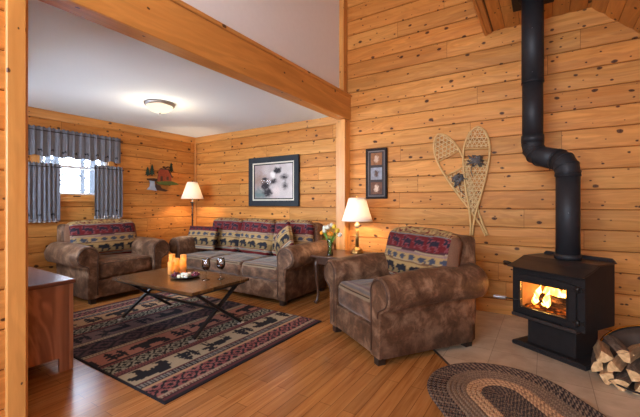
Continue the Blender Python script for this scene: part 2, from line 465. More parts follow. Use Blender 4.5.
# crown boards in the alcove
m = M(); m.box((XW + .022, (YW + .6) / 2, 2.352), (.028, YW - .6, .115), .005); m.build('trim_8', m_trim, kind='structure')
m = M(); m.box(((XW + -2.4) / 2, YW - .022, 2.352), (-2.4 - XW, .028, .115), .005); m.build('trim_9', m_trim, kind='structure')
m = M(); m.box((XW + .03, YW - .03, 1.15), (.025, .025, 2.3), .004); m.build('trim_10', m_trim, kind='structure')

# floor
def floor_mat():
    m, nt, bs = newmat('oak_plank_floor')
    v = coords(nt, 'Object', (1, 1, 1), (0, 0, R(90)))
    br = N(nt, 'ShaderNodeTexBrick'); L(nt, v, br.inputs['Vector'])
    br.inputs['Scale'].default_value = 1; br.inputs['Brick Width'].default_value = .75; br.inputs['Row Height'].default_value = .082
    br.inputs['Mortar Size'].default_value = .0018; br.inputs['Mortar Smooth'].default_value = .3; br.offset = .37; br.offset_frequency = 2
    br.inputs['Color1'].default_value = (.84, .84, .84, 1); br.inputs['Color2'].default_value = (1.16, 1.14, 1.1, 1); br.inputs['Mortar'].default_value = (.34, .28, .24, 1)
    g = noise(nt, coords(nt, 'Object', (34, 1.6, 1)), 1, 5, .6, .6); g2 = noise(nt, coords(nt, 'Object', (2.2, .8, 1)), 1, 2)
    c = ramp(nt, [(.25, (.25, .09, .024)), (.5, (.38, .16, .045)), (.75, (.50, .235, .075))], g.outputs['Fac'])
    c = mixc(nt, .6, c, ramp(nt, [(.3, (.85, .78, .72)), (.7, (1.1, 1.05, 1))], g2.outputs['Fac']), 'MULTIPLY')
    c = mixc(nt, 1, c, br.outputs['Color'], 'MULTIPLY')
    L(nt, c, bs.inputs['Base Color']); bs.inputs['Roughness'].default_value = .22
    bs.inputs['Specular IOR Level'].default_value = .5
    bump(nt, bs, br.outputs['Fac'], -.15, .002)
    return m
m = M(); m.box(((XW + RX1) / 2, (YW + RY0) / 2, -.05), (RX1 - XW + .3, YW - RY0 + .3, .1))
m.build('floor', floor_mat(), kind='structure')
def tile_mat():
    m, nt, bs = newmat('beige_stone_tile')
    tc = N(nt, 'ShaderNodeTexCoord'); mp = N(nt, 'ShaderNodeMapping'); mp.inputs['Location'].default_value = (.36, -3.15, 0)
    L(nt, tc.outputs['Object'], mp.inputs['Vector'])
    br = N(nt, 'ShaderNodeTexBrick'); L(nt, mp.outputs['Vector'], br.inputs['Vector']); br.offset = 0
    br.inputs['Scale'].default_value = 1; br.inputs['Brick Width'].default_value = .31; br.inputs['Row Height'].default_value = .31
    br.inputs['Mortar Size'].default_value = .0022; br.inputs['Mortar Smooth'].default_value = .4
    br.inputs['Color1'].default_value = (.94, .94, .94, 1); br.inputs['Color2'].default_value = (1.05, 1.04, 1.02, 1); br.inputs['Mortar'].default_value = (.45, .42, .4, 1)
    g = noise(nt, coords(nt, 'Object'), 5, 6, .6, .5)
    c = ramp(nt, [(.3, (.37, .27, .18)), (.55, (.50, .385, .27)), (.75, (.60, .48, .35))], g.outputs['Fac'])
    c = mixc(nt, 1, c, br.outputs['Color'], 'MULTIPLY'); L(nt, c, bs.inputs['Base Color'])
    bs.inputs['Roughness'].default_value = .38; bump(nt, bs, br.outputs['Fac'], -.3, .003)
    return m
m = M(); hp = [(-1.77, YW), (-1.77, YW - .05), (-.33, 2.37), (RX1, 2.37), (RX1, YW)]
m.prism(hp, -.02, .004, 'xy'); m.build('floor_hearth', tile_mat(), kind='structure')
m = M(); m.bar((-1.775, YW - .05, .003), (-.335, 2.362, .003), .014, .008); m.bar((-.335, 2.362, .003), (RX1, 2.362, .003), .014, .008)
m.build('trim_11', plain('dark_transition_strip', (.05, .03, .02), .4), kind='structure')

# ------------------------------------------------------------------ window in the alcove
win = bpy.data.objects.new('window_1', None); COL.objects.link(win); win.location = (XW, 0, 0); win['kind'] = 'structure'
y0, y1, z0, z1 = WIN
m = M(); t = .085
m.box((.012, y0 - t / 2 + .01, (z0 + z1) / 2), (.024, t, z1 - z0 + .1), .003); m.box((.012, y1 + t / 2 - .01, (z0 + z1) / 2), (.024, t, z1 - z0 + .1), .003)
m.box((.013, (y0 + y1) / 2, z1 + .045), (.026, y1 - y0 + .2, .09), .003); m.box((.022, (y0 + y1) / 2, z0 - .025), (.05, y1 - y0 + .22, .055), .005); m.box((-.02, (y0 + y1) / 2, z0 + .022), (.06, y1 - y0, .044), .003)
m.build('window_casing', m_trim, win)
m = M(); m.ring_frame(y0, y1, z0, z1, .035, -.10, -.03, 'yz'); m.build('window_frame', m_vinyl, win)
zm = 1.70
m = M(); m.ring_frame(y0 + .03, y1 - .03, z0 + .03, zm + .018, .04, -.075, -.045, 'yz'); m.build('lower_sash', m_vinyl, win)
m = M(); m.ring_frame(y0 + .03, y1 - .03, zm - .018, z1 - .03, .038, -.105, -.078, 'yz'); m.build('upper_sash', m_vinyl, win)
m = M(); m.box((-.06, (y0 + y1) / 2, (z0 + zm) / 2), (.004, y1 - y0 - .12, zm - z0 - .08)); m.box((-.092, (y0 + y1) / 2, (z1 + zm) / 2), (.004, y1 - y0 - .12, z1 - zm - .08))
m.build('glass', m_pane, win)
m = M(); m.box((-.038, 2.26, z0 + .045), (.02, .09, .014), .003); m.v = [(x + .045, y, z - .022) for x, y, z in m.v]; m.build('sash_lock', m_iron, win)

# unseen windows added to the rear and right wall to let daylight in
def bare_window(name, x0, x1, z0, z1, place):
    w = bpy.data.objects.new(name, None); COL.objects.link(w); w['kind'] = 'structure'
    mm = M(); mm.ring_frame(x0, x1, z0, z1, .05, -.10, -.02); mm.box(((x0 + x1) / 2, -.06, (z0 + z1) / 2), (.05, .05, z1 - z0 - .1), .004)
    mm.build('window_frame', m_vinyl, w)
    g = M(); g.box(((x0 + x1) / 2, -.06, (z0 + z1) / 2), (x1 - x0 - .1, .004, z1 - z0 - .1)); g.build('glass', m_pane, w)
    w.matrix_world = place; return w
bare_window('added_window_2', RW[0], RW[1], RW[2], RW[3], Matrix.Translation((XB, RY0, 0)))
bare_window('added_window_3', RS[0], RS[1], RS[2], RS[3], Matrix.Translation((RX1, RY0, 0)) @ Matrix.Rotation(R(90), 4, 'Z'))

bare_window('added_window_4', WN[0], WN[1], WN[2], WN[3], Matrix.Translation((XW, .60, 0)))  # unseen window added in the near wall to brighten the alcove

# outside: snowy ground and bare trees
m_snow = plain('snow', (.86, .89, .95), .8, var=.04, vs=.6)
m = M()
for i in range(20):
    for j in range(20): pass
n = 24; ids = {}
for i in range(n + 1):
    for j in range(n + 1):
        x, y = -8 - 30 * (i / n) , -14 + 36 * j / n
        x = XW - .2 - 26 * i / n
        ids[i, j] = m.vert((x, y, -.6 + .05 * i + .35 * mn.noise(Vector((x * .25, y * .25, 0)))))
for i in range(n):
    for j in range(n): m.face([ids[i, j], ids[i, j + 1], ids[i + 1, j + 1], ids[i + 1, j]], sm=True)
o = m.build('snow_ground', m_snow, kind='structure')
m_bark = plain('grey_winter_bark', (.035, .036, .040), .9, var=.35, vs=12)
for k, (x, y, h, r_) in enumerate([(-10.5, 3.9, 7, .07), (-12.0, 5.4, 8, .10), (-14.2, 5.2, 8, .13), (-15.4, 7.0, 8, .12), (-17.2, 5.8, 9, .15), (-18.2, 8.2, 8, .13), (-20.0, 7.0, 9, .17), (-21.5, 9.2, 9, .16)]):
    rr = random.Random(k)
    m = M(); pts = [(rr.uniform(-.05, .05) * i, rr.uniform(-.05, .05) * i, h * i / 6) for i in range(7)]
    m.tube(pts, [r_ * (1 - .13 * i) for i in range(7)], 8)
    for i in range(46):
        zz = rr.uniform(.6, h * .95); a = rr.uniform(0, 2 * PI); ln = rr.uniform(.3, .75); q = zz / h * 6; i0 = min(5, int(q)); b0 = Vector(pts[i0]).lerp(Vector(pts[i0 + 1]), q - i0)
        e = b0 + Vector((math.cos(a) * ln, math.sin(a) * ln, ln * .7)); mid_ = b0.lerp(e, .5) + Vector((0, 0, -.08))
        m.tube([b0, mid_, e], [r_ * .28, r_ * .18, .01], 5)
    tag(m.build('bare_tree', m_bark, None, (x, y, -.4)), 'bare grey winter tree in the snow seen through the alcove window', 'tree', 'bare trees outside the alcove window')

# ------------------------------------------------------------------ woven patterns
BEAR = """
......................
............######....
....##.############...
..#################...
.###################..
#####################.
####################..
.#...###############..
.....#####..#.#######.
.....####.......#####.
......###........####.
.....####.......####..
....####.......#####..
"""
MOOSE = """
.#.#.#.................
.######................
..####.................
...###...######........
.######.#############..
#####################..
####..###############..
.....################..
.....####.######.#####.
.....###..........###..
.....#.#..........#.#..
.....#.#.........##.#..
.....#.#..........#.#..
....##.##........##.##.
"""
FISH = """
...........
..#####...#
.########.#
##########.
#########..
.########.#
..#####...#
"""
TREES = """
......#...........
.....###......#...
....#####....###..
...#######..#####.
.....###.....###..
...########.######
..##########.####.
.....####.#######.
...##############.
.############.##..
......##......##..
......##......##..
"""
DIAM = """
#....##....#
##..####..##
.##..##..##.
..##....##..
#..##..##..#
##..####..##
#..##..##..#
..##....##..
.##..##..##.
##..####..##
#....##....#
"""
def bmp(s): return [l for l in s.strip('\n').split('\n')]
BEAR, MOOSE, FISH, TREES, DIAM = map(bmp, (BEAR, MOOSE, FISH, TREES, DIAM))
def hit(b, fu, fv):
    """fu across, fv up, both 0..1"""
    if not (0 <= fu < 1 and 0 <= fv < 1): return False
    r = b[int((1 - fv) * len(b) * .9999)]; return r[int(fu * len(r))] == '#'

C_BURG, C_TAN, C_GOLD, C_OLIVE, C_BLK, C_MAUVE, C_TERRA, C_GREY = srgb(98, 27, 29), srgb(158, 136, 106), srgb(160, 130, 84), srgb(122, 100, 66), srgb(30, 30, 38), srgb(132, 104, 100), srgb(178, 104, 78), srgb(110, 112, 112)
def tapestry(u, v, per=.17, seed=0):
    """u in metres along, v 0..1 up: the upholstery's banded wildlife cloth"""
    h = mn.noise(Vector((u * 40, v * 30, seed)))
    def band(lo, hi): return (v - lo) / (hi - lo)
    if v > .87:
        return C_BURG if h > .22 else (C_GOLD if h > -.15 else srgb(120, 92, 62))
    if v > .845: return C_GREY
    if v > .60:
        f = band(.62, .82); k = (u / per) % 1
        if hit(MOOSE, (k - .08) / .84, f): return srgb(38, 34, 46)
        kk = (k - .08) / .84
        for du, dv in ((.05, 0), (-.05, 0), (0, .08), (0, -.08)):
            if hit(MOOSE, kk + du, f + dv): return srgb(120, 62, 66)
        return C_BURG if h > -.35 else srgb(92, 20, 26)
    if v > .575: return srgb(70, 40, 44)
    if v > .555: return C_TAN
    if v > .53: return C_MAUVE
    if v > .40:
        f = band(.415, .515); k = (u / (per * .72)) % 1
        if hit(FISH, (k - .12) / .76, f): return srgb(62, 66, 80)
        return C_GOLD if v > .42 else C_TAN
    if v > .375: return srgb(104, 72, 48)
    if v > .13:
        f = band(.15, .35); k = (u / (per * 1.15) + .35) % 1
        if hit(BEAR, (k - .07) / .86, f): return C_BLK
        return C_OLIVE if v < .26 else C_GOLD
    if v > .11: return C_BURG
    if v > .09: return C_TAN
    if v > .06: return srgb(96, 98, 104)
    if v > .03: return C_TAN
    return C_BURG

# ------------------------------------------------------------------ upholstered furniture
ARM_R, ARM_Z = .132, .558
def arm_profile(s, r=ARM_R, zc=ARM_Z, inner=.125):
    """closed outline in (x, z), s = +1 for the arm on the +x side; x = 0 is the body side"""
    p = [(-inner, .10), (-inner, .40)]
    a0, a1 = R(198), R(-42)
    for i in range(23):
        a = a0 + (a1 - a0) * i / 22
        p.append((math.cos(a) * r, zc + math.sin(a) * r * 1.0))
    p += [(.012, .425), (.004, .36), (.0, .06), (-inner, .06)]
    return [(x * s, z) for x, z in p]
def loft(m, rings, cap0=True, cap1=True):
    ids = [[m.vert(p) for p in r] for r in rings]; n = len(ids[0])
    for A, B in zip(ids, ids[1:]):
        for k in range(n): m.face([A[k], A[(k + 1) % n], B[(k + 1) % n], B[k]], sm=True)
    def fan(ring, rev):
        pts = [Vector(m.v[i]) for i in ring]
        bm = bmesh.new(); vs = [bm.verts.new(p) for p in pts]
        f = bm.faces.new(vs); bm.normal_update(); bmesh.ops.triangulate(bm, faces=[f])
        bm.verts.index_update()
        for t in bm.faces:
            q = [ring[v.index] for v in t.verts]
            m.face(list(reversed(q)) if rev else q, sm=False)
        bm.free()
    if cap0: fan(ids[0], True)
    if cap1: fan(ids[-1], False)
def shrink(prof, k):
    """pull an outline inward by k metres (approx.)"""
    n = len(prof); out = []
    A = sum(prof[i][0] * prof[(i + 1) % n][1] - prof[(i + 1) % n][0] * prof[i][1] for i in range(n))
    sg = 1 if A > 0 else -1
    for i in range(n):
        a, b, c = Vector(prof[i - 1]), Vector(prof[i]), Vector(prof[(i + 1) % n])
        n1 = Vector((-(b - a).y, (b - a).x)); n2 = Vector((-(c - b).y, (c - b).x))
        nn = (n1.normalized() if n1.length else n1) + (n2.normalized() if n2.length else n2)
        nn = nn.normalized() if nn.length > 1e-6 else Vector((0, 0))
        q = b + nn * k * sg; out.append((q.x, q.y))
    return out
def upholstered(t, W, D, nseat, nback, H=.925, seatpat=False, backw=None, seed=0, tight=False, armdz=0.0, seath=.215, seatz=.375):
    """local frame: x across (0 = centre), y from the front (0) to the back (D)"""
    hw = W / 2
    m = M(); m.rbox(W - .05, D - .10, .33, .02, 10, (0, 0, 0), c=(0, D / 2 - .01, .222))
    m.box((0, .035, .165), (W - .24, .045, .205), .012, 2)
    m.build('base', m_suede, t)
    for s in (-1, 1):
        m = M(); full = arm_profile(s); big = arm_profile(s, ARM_R + .012, ARM_Z - .002)
        rings = []
        def ring(pf, y, wob=0):
            dz_ = armdz * (1 - min(1, y / .6))
            return [(s * hw + x + (wob * mn.noise(Vector((x * 6, y * 5, z * 6 + seed))) if z > .42 else 0) * s, y + 0, z + (dz_ if z > .42 else 0) + (wob * mn.noise(Vector((y * 6, x * 7, z * 5 + seed + 3))) if z > .42 else 0)) for x, z in pf]
        rings.append(ring(shrink(full, .016), .0)); rings.append(ring(shrink(full, .004), .004)); rings.append(ring(full, .014)); rings.append(ring(shrink(full, .006), .03))
        for y in (.06, .12, .25, .4, .55, .7, D - .18, D - .08): rings.append(ring(big, y, .018))
        rings.append(ring(shrink(big, .015), D - .03)); rings.append(ring(shrink(big, .05), D - .01))
        if s > 0: rings = [list(reversed(r)) for r in rings]
        loft(m, rings)
        arm = m.build('arm', m_suede, t)
        m = M(); pf = shrink(full, .022)
        m.tube([(s * hw + x, -.002, z + (armdz if z > .42 else 0)) for x, z in pf if z > .09], .0065, 6)
        m.build('piping', m_piping, arm)
    m = M(); m.rbox(W - .004 if tight else W - .10, .20, H - .12, .055, 16, (0, .01, .008), c=(0, D - .10, .12 + (H - .12) / 2), wob=.008, seed=seed)
    m.build('back', m_suede, t)
    iw = W - 2 * .125; cw = iw / nseat
    for k in range(nseat):
        cx = -iw / 2 + cw * (k + .5)
        def sc(x, y, z, k=k):
            n_ = mn.noise(Vector((x * 3.1, y * 4 + k, z * 1.5))) + .5 * mn.noise(Vector((x * 11, y * 9, z * 5 + k)))
            if z > .55 and abs(x) < .97:
                u = (x + 1) / 2 * cw; v = (y + 1) / 2
                c = tapestry(u + k * .07, .045 + v * .56, .16)
                return tuple(a * .48 + b * .26 for a, b in zip(c, srgb(130, 96, 66)))
            b = srgb(98 + 50 * n_, 68 + 40 * n_, 48 + 34 * n_); return b
        m = M()
        if seatpat == 'plain':
            m.rbox(cw - .008, D - .26, seath, .05, 22, (.0, .012, .02), c=(cx, (D - .26) / 2 + .018, seatz), wob=.008, seed=k + seed)
            c = m.build('seat_cushion', m_suede, t)
        else:
            m.rbox(cw - .008, D - .26, seath, .05, 40, (.0, .012, .02), sc, (cx, (D - .26) / 2 + .018, seatz), wob=.008, seed=k + seed)
            c = m.build('seat_cushion', m_seatcloth, t)
        m = M(); yy = .018 - .008; zt = seatz + seath / 2 - .02
        m.tube([(cx - cw / 2 + .05, yy + .012, zt), (cx, yy - .006, zt + .006), (cx + cw / 2 - .05, yy + .012, zt)], .005, 6)
        m.build('welt', m_piping, c)
    bw = (backw or iw) / nback; tilt = R(-13)
    for k in range(nback):
        cx = -(backw or iw) / 2 + bw * (k + .5)
        def bc(x, y, z, k=k):
            u = (x + 1) / 2 * bw; v = (z + 1) / 2 * .93 + (0.07 if y > 0 else 0)
            if y < 0 and z > .93: v = .93 + (1 + y) * .05
            if abs(x) > .985 and nback == 1 or y > .3: return srgb(110, 76, 56)
            return tapestry(u + .03 + k * .05, min(.999, v + .026 * (1 - x * x) * (1 if nback == 1 else .6)), .17 if nback > 1 else .175, k)
        m = M(); m.rbox(bw - .025, .17, .49, (.085 if nback == 1 else .065), 56, (.018, .05, .034 if nback == 1 else .024), bc, wob=.007, seed=k * 3 + seed)
        m.build('back_cushion', m_tapestry, t, (cx, D - .275, .705), (tilt, R([0, 1.5, -1][k] if nback > 1 else 0), 0))
    for s in (-1, 1):
        for y in (.05, D - .07):
            m = M(); m.prism([(s * (hw - .065) - .035, .075), (s * (hw - .065) - .028, 0), (s * (hw - .065) + .028, 0), (s * (hw - .065) + .035, .075)], y - .032, y + .032, 'xz')
            m.build('foot', m_cork, t)
m_seatcloth = painted('suede_and_tapestry_seat', .6, True, .2)

t = thing('sofa', 'long brown suede three-seat sofa with wildlife tapestry back cushions under the large framed picture', 'sofa', (-3.56, 3.17, 0))
upholstered(t, 2.08, .95, 3, 3, seed=1, backw=1.94, seath=.19, seatz=.358)
t = thing('armchair', 'big brown suede armchair in the foreground beside the stove, seen from its right arm', 'armchair', (-1.365, 2.60, 0), R(-34.3))
upholstered(t, .86, .97, 1, 1, seed=5, backw=.93, tight=True, armdz=-.028)
t = thing('armchair', 'brown suede armchair under the curtained window, facing the coffee table', 'armchair', (-4.49, 2.44, 0), R(90))
upholstered(t, .93, .90, 1, 1, seed=9, seatpat='plain', backw=.92, tight=True)

def throw_pillow(label, loc, rot, w=.44, h=.36, seed=0):
    def pc(x, y, z):
        v = (z + 1) / 2; u = (x + 1) / 2 * w
        if v > .80: return C_BURG if not hit(MOOSE, (u / .15) % 1, (v - .82) / .16) else srgb(38, 34, 46)
        return tapestry(u + .02 * seed, v * .70 + .0, .16, seed)
    m = M(); m.rbox(w, .05, h, .024, 48, (-.012, .062, -.012), pc)
    e = []
    o = m.build('throw_pillow', m_tapestry, None, loc, rot); tag(o, label, 'pillow', 'throw pillows on the sofa')
    return o
throw_pillow('tapestry throw pillow with black bears at the left end of the sofa', (-4.43, 3.54, .665), (R(-16), 0, R(10)), .54, .37, 1)
throw_pillow('tapestry throw pillow turned on its corner against the right arm of the sofa', (-2.88, 3.60, .70), (R(-18), R(-40), R(-14)), .40, .38, 4)

# ------------------------------------------------------------------ rug
RX = (-4.33, -1.90); RY = (1.25, 2.99)
def rugcol(d, y):
    c = rugcol0(d, y); g = sum(c) / 3
    return tuple((x * .74 + g * .26) * .95 for x in c)
def rugcol0(d, y):
    """d: distance from the right edge (x = -1.90), y along the stripes"""
    W_ = RX[1] - RX[0]; L_ = RY[1] - RY[0]; yy = y - RY[0]
    if yy < .018 or yy > L_ - .018 or d < .022 or d > W_ - .022: return srgb(34, 30, 36)
    mir = d > W_ / 2
    if mir: d = W_ - d
    dash = (int(yy / .012) % 2 == 0)
    if d < .05: return srgb(92, 38, 44)
    if d < .062: return C_BLK
    if d < .10: return C_TAN if dash or d > .08 else srgb(110, 60, 52)
    if d < .24:
        f = (d - .10) / .14; k = (yy / .15) % 1
        return srgb(34, 30, 38) if hit(DIAM, k, f) else (srgb(140, 62, 62) if (int(yy / .15) + int(f * 3)) % 2 else srgb(152, 82, 76))
    if d < .27: return srgb(180, 138, 92)
    if d < .285: return C_BLK
    if d < .325: return C_BLK if dash else srgb(128, 124, 116)
    if d < .345: return srgb(94, 40, 46)
    if d < .56:
        f = (d - .355) / .195; per = .60; k = (yy - .02) % per
        n_ = int((yy - .02) / per)
        if k < .34:
            if hit(BEAR if (n_ + mir) % 2 == 0 else MOOSE, k / .34, 1 - f): return C_BLK
        elif .38 < k < .57:
            if hit(TREES, (k - .38) / .19, 1 - f): return C_BLK
        return srgb(168, 150, 114) if not mir else srgb(178, 136, 88)
    if d < .575: return srgb(86, 34, 40)
    if d < .59: return C_BLK if dash else srgb(128, 70, 62)
    if d < .61: return srgb(112, 50, 52)
    if d < .635: return C_BLK if dash else srgb(152, 110, 90)
    if d < .77:
        f = (d - .635) / .135; k = (yy / .14) % 1
        return srgb(26, 30, 34) if hit(DIAM, k, f) else srgb(140, 136, 112)
    if d < .785: return C_BLK if dash else srgb(140, 90, 76)
    if d < .805: return srgb(110, 48, 50)
    if d < .82: return C_BLK
    if d < 1.03:
        f = (d - .83) / .19; per = .58; k = (yy + .28) % per; n_ = int((yy + .28) / per)
        if k < .34:
            if hit(MOOSE if (n_ + mir) % 2 == 0 else BEAR, k / .34, f): return C_BLK
        elif .37 < k < .55:
            if hit(TREES, (k - .37) / .18, f): return C_BLK
        return srgb(168, 100, 76) if not mir else srgb(112, 84, 80)
    if d < 1.045: return C_BLK if dash else srgb(96, 60, 52)
    if d < 1.095: return srgb(170, 142, 104) if (d < 1.06 or d > 1.08 or dash) else srgb(110, 84, 62)
    if d < 1.11: return C_BLK
    f = (d - 1.11) / .21; k = (yy / .24) % 1
    return srgb(34, 30, 38) if hit(DIAM, k, f % 1) else srgb(84, 56, 62)
m = M(); st = .0095; nx = int((RX[1] - RX[0]) / st); ny = int((RY[1] - RY[0]) / st)
ids = {}
for i in range(nx + 1):
    for j in range(ny + 1):
        d = (i / nx) * (RX[1] - RX[0]); y = RY[0] + (RY[1] - RY[0]) * j / ny
        ids[i, j] = m.vert((RX[1] - d, y, .0105 if 0 < i < nx and 0 < j < ny else .008), rugcol(d, y))
for i in range(nx):
    for j in range(ny): m.face([ids[i, j], ids[i, j + 1], ids[i + 1, j + 1], ids[i + 1, j]])
ed = [ids[i, 0] for i in range(nx + 1)] + [ids[nx, j] for j in range(1, ny + 1)] + [ids[i, ny] for i in range(nx - 1, -1, -1)] + [ids[0, j] for j in range(ny - 1, 0, -1)]
lo = [m.vert((m.v[i][0], m.v[i][1], 0), srgb(34, 30, 36)) for i in ed]
for a in range(len(ed)):
    b = (a + 1) % len(ed); m.face([ed[a], lo[a], lo[b], ed[b]])
tag(m.build('area_rug', m_rugweave), 'large woven lodge rug striped with bears, moose and pine trees under the coffee table', 'rug')

# braided oval rug: concentric braids
m = M(); ax = Vector((.62, -.785, 0)).normalized(); pp = Vector((.785, .62, 0)).normalized()
c0 = ax * -2.04 + pp * 1.33; c1 = c0 + ax * .62
nr = 15; rw = .445 / nr
for k in range(nr):
    rad = rw * (k + .5)
    if k < 4: base, fl, per = srgb(52, 44, 44), srgb(120, 98, 80), .030
    elif k < 7: base, fl, per = srgb(190, 150, 112), srgb(122, 92, 70), .030
    elif k < 11: base, fl, per = srgb(104, 84, 70), srgb(140, 116, 94), .016
    else: base, fl, per = srgb(46, 38, 40), srgb(140, 116, 96), .032
    half = PI * rad; tot = 2 * half + 2 * .62; ns = max(60, int(tot / .009))
    prev = None; first = None; prof = [(-.5, .002), (-.42, .010), (-.2, .0135), (0, .0122), (.2, .0135), (.42, .010), (.5, .002)]
    for i in range(ns):
        s = tot * i / ns
        if s < half: a = PI / 2 + s / rad; p = c0 + ax * math.cos(a) * 1 * rad + pp * math.sin(a) * rad; nn = ax * math.cos(a) + pp * math.sin(a)
        elif s < half + .62: nn = -pp; p = c0 + ax * (s - half) - pp * rad
        elif s < 2 * half + .62: a = -PI / 2 + (s - half - .62) / rad; nn = ax * math.cos(a) + pp * math.sin(a); p = c1 + nn * rad
        else: nn = pp; p = c1 - ax * (s - 2 * half - .62) + pp * rad
        row = []
        for (w_, z) in prof:
            q = (s / per + abs(w_) * 1.3 + (k % 2) * .5) % 1
            col = fl if q < .38 else base
            bz = .0015 * math.sin(2 * PI * q)
            row.append(m.vert((p.x + nn.x * w_ * rw, p.y + nn.y * w_ * rw, .004 + z + bz), col))
        if prev:
            for j in range(len(prof) - 1): m.face([prev[j], row[j], row[j + 1], prev[j + 1]], sm=True)
        else: first = row
        prev = row
    for j in range(len(prof) - 1): m.face([prev[j], first[j], first[j + 1], prev[j + 1]], sm=True)
tag(m.build('braided_rug', painted('braided_wool', .95)), 'oval braided rug in black, brown and tan rings on the tiles before the stove', 'rug')

# ------------------------------------------------------------------ coffee table
def top_mat():
    m, nt, bs = newmat('parquet_tabletop')
    v = coords(nt, 'Object')
    br = N(nt, 'ShaderNodeTexBrick'); L(nt, v, br.inputs['Vector']); br.inputs['Scale'].default_value = 1
    br.inputs['Brick Width'].default_value = .34; br.inputs['Row Height'].default_value = .11; br.inputs['Mortar Size'].default_value = .0015
    br.inputs['Color1'].default_value = (.42, .40, .40, 1); br.inputs['Color2'].default_value = (1.15, 1.0, .8, 1); br.inputs['Mortar'].default_value = (.4, .4, .4, 1)
    g = noise(nt, coords(nt, 'Object', (3, 24, 1)), 1, 5, .6, 1); g2 = noise(nt, coords(nt, 'Object', (3, 4, 1)), 1, 2)
    c = ramp(nt, [(.3, (.05, .026, .012)), (.5, (.11, .058, .026)), (.72, (.21, .12, .052))], g.outputs['Fac'])
    c = mixc(nt, 1, c, br.outputs['Color'], 'MULTIPLY'); c = mixc(nt, .7, c, ramp(nt, [(.35, (.7, .65, .62)), (.65, (1.25, 1.15, 1.05))], g2.outputs['Fac']), 'MULTIPLY')
    L(nt, c, bs.inputs['Base Color']); bs.inputs['Roughness'].default_value = .26; return m
TC = Vector((-3.085, 2.20, 0)); TZ = .45
t = thing('coffee_table', 'low wooden coffee table with black crossed metal legs, standing on the lodge rug', 'table', TC, R(1.5))
TL, TW = 1.21, .70
m = M(); m.box((0, 0, TZ - .014), (TL, TW, .028), .003); m.build('tabletop', top_mat(), t)
m = M(); m.ring_frame(-TL / 2 + .03, TL / 2 - .03, -TW / 2 + .03, TW / 2 - .03, .02, TZ - .05, TZ - .028, 'xz'); m.v = [(x, z, y) for x, y, z in m.v]
m.build('apron_frame', m_iron, t)
for sx in (-1, 1):
    X = sx * .545
    for sy in (-1, 1):
        m = M(); m.bar((X + sy * .014, sy * .27, .030), (X + sy * .014, -sy * .27, TZ - .035), .026, .034, (1, 0, 0), .003)
        leg = m.build('leg', m_iron, t)
        m = M(); m.box((X + sy * .014, sy * .275, .014), (.034, .07, .006), .002); m.build('foot_plate', m_steel, leg)
m = M(); m.bar((-.545, 0, .215), (.545, 0, .215), .03, .022, (0, 0, 1), .002); m.build('stretcher', m_iron, t)

# candles with a small flame inside the hollow top
m_wax = shade_mat('ivory_candle_wax', (.92, .60, .22), .6)
m_flame = emissive('flame_light', (1, .55, .16), 22)
def candle(label, x, y, h, r=.033):
    t = thing('pillar_candle', label, 'candle', (x, y, TZ), 0, 'pillar candles on the coffee table')
    m = M(); b = h - .07
    m.lathe([(0, 0), (r - .003, 0), (r, .003), (r, h - .004), (r - .002, h), (r - .006, h), (r - .008, h - .006), (r - .009, b + .01), (r - .014, b), (0, b)], 28)
    m.build('wax', m_wax, t)
    m = M(); m.tube([(0, 0, b), (.001, 0, b + .016)], .0014, 5); m.build('wick', m_black, t)
    m = M(); m.lathe([(0, b + .012), (.0045, b + .018), (.006, b + .026), (.004, b + .038), (0, b + .052)], 12); m.build('flame', m_flame, t)
    point('candle_light', (0, 0, b + .035), .75, (1, .55, .2), .008, t)
candle('tall ivory pillar candle lit at the back left of the candle group', -3.475, 2.375, .185)
candle('tall ivory pillar candle lit at the back right of the candle group', -3.40, 2.465, .175)
candle('short lit pillar candle nearest the left front of the candle group', -3.315, 2.255, .13)
candle('middle lit pillar candle between the taller and shorter candles', -3.365, 2.352, .15)
candle('short lit pillar candle at the right front, just behind the cheese plate', -3.30, 2.385, .135)

# cheese plate with grapes
t = thing('serving_plate', 'small dark round plate of cheese and grapes on the coffee table', 'plate', (-3.055, 2.235, TZ))
m = M(); m.lathe([(0, 0), (.07, 0), (.09, .004), (.138, .016), (.141, .019), (.137, .020), (.09, .009), (0, .006)], 40); m.build('plate', plain('dark_glazed_stoneware', (.04, .045, .045), .2), t)
m = M(); m.tube([(.14 * math.cos(a), .14 * math.sin(a), .019) for a in [2 * PI * i / 40 for i in range(40)]], .0025, 6, True); m.build('rim', m_iron, t)
m_grape = plain('red_grape_skin', (.16, .015, .035), .25, spec=.6, var=.5)
m_cheese = plain('pale_cheese', (.78, .70, .48), .5, var=.1)
m_cheese2 = plain('white_cheese', (.86, .83, .72), .55, var=.06)
rr = random.Random(3)
gi = 0
def grape(label, dx, dy, z):
    m = M(); r_ = rr.uniform(.0095, .0115)
    m.lathe([(r_ * math.sin(PI * i / 8) * (1 if 0 < i < 8 else 0), r_ * 1.12 * -math.cos(PI * i / 8)) for i in range(9)], 12)
    o = m.build('grape', m_grape, None, (-3.055 + dx, 2.235 + dy, TZ + z)); tag(o, label, 'grape', 'red grapes on the cheese plate')
for (cx, cy, lab) in ((-.085, -.052, 'red grape in the bunch at the left edge of the cheese plate'), (.072, .066, 'red grape in the bunch at the right edge of the cheese plate')):
    lay = [(0, 0), (.024, .004), (-.023, .006), (.005, .025), (.002, -.024), (.026, .028), (-.021, -.019), (.026, -.02)]
    for dx, dy in lay: grape(lab, cx + dx, cy + dy, .024 if math.hypot(cx + dx, cy + dy) < .1 else .027)
    for dx, dy in ((.012, .013), (-.011, .0), (.012, -.012)): grape(lab, cx + dx, cy + dy, .043)
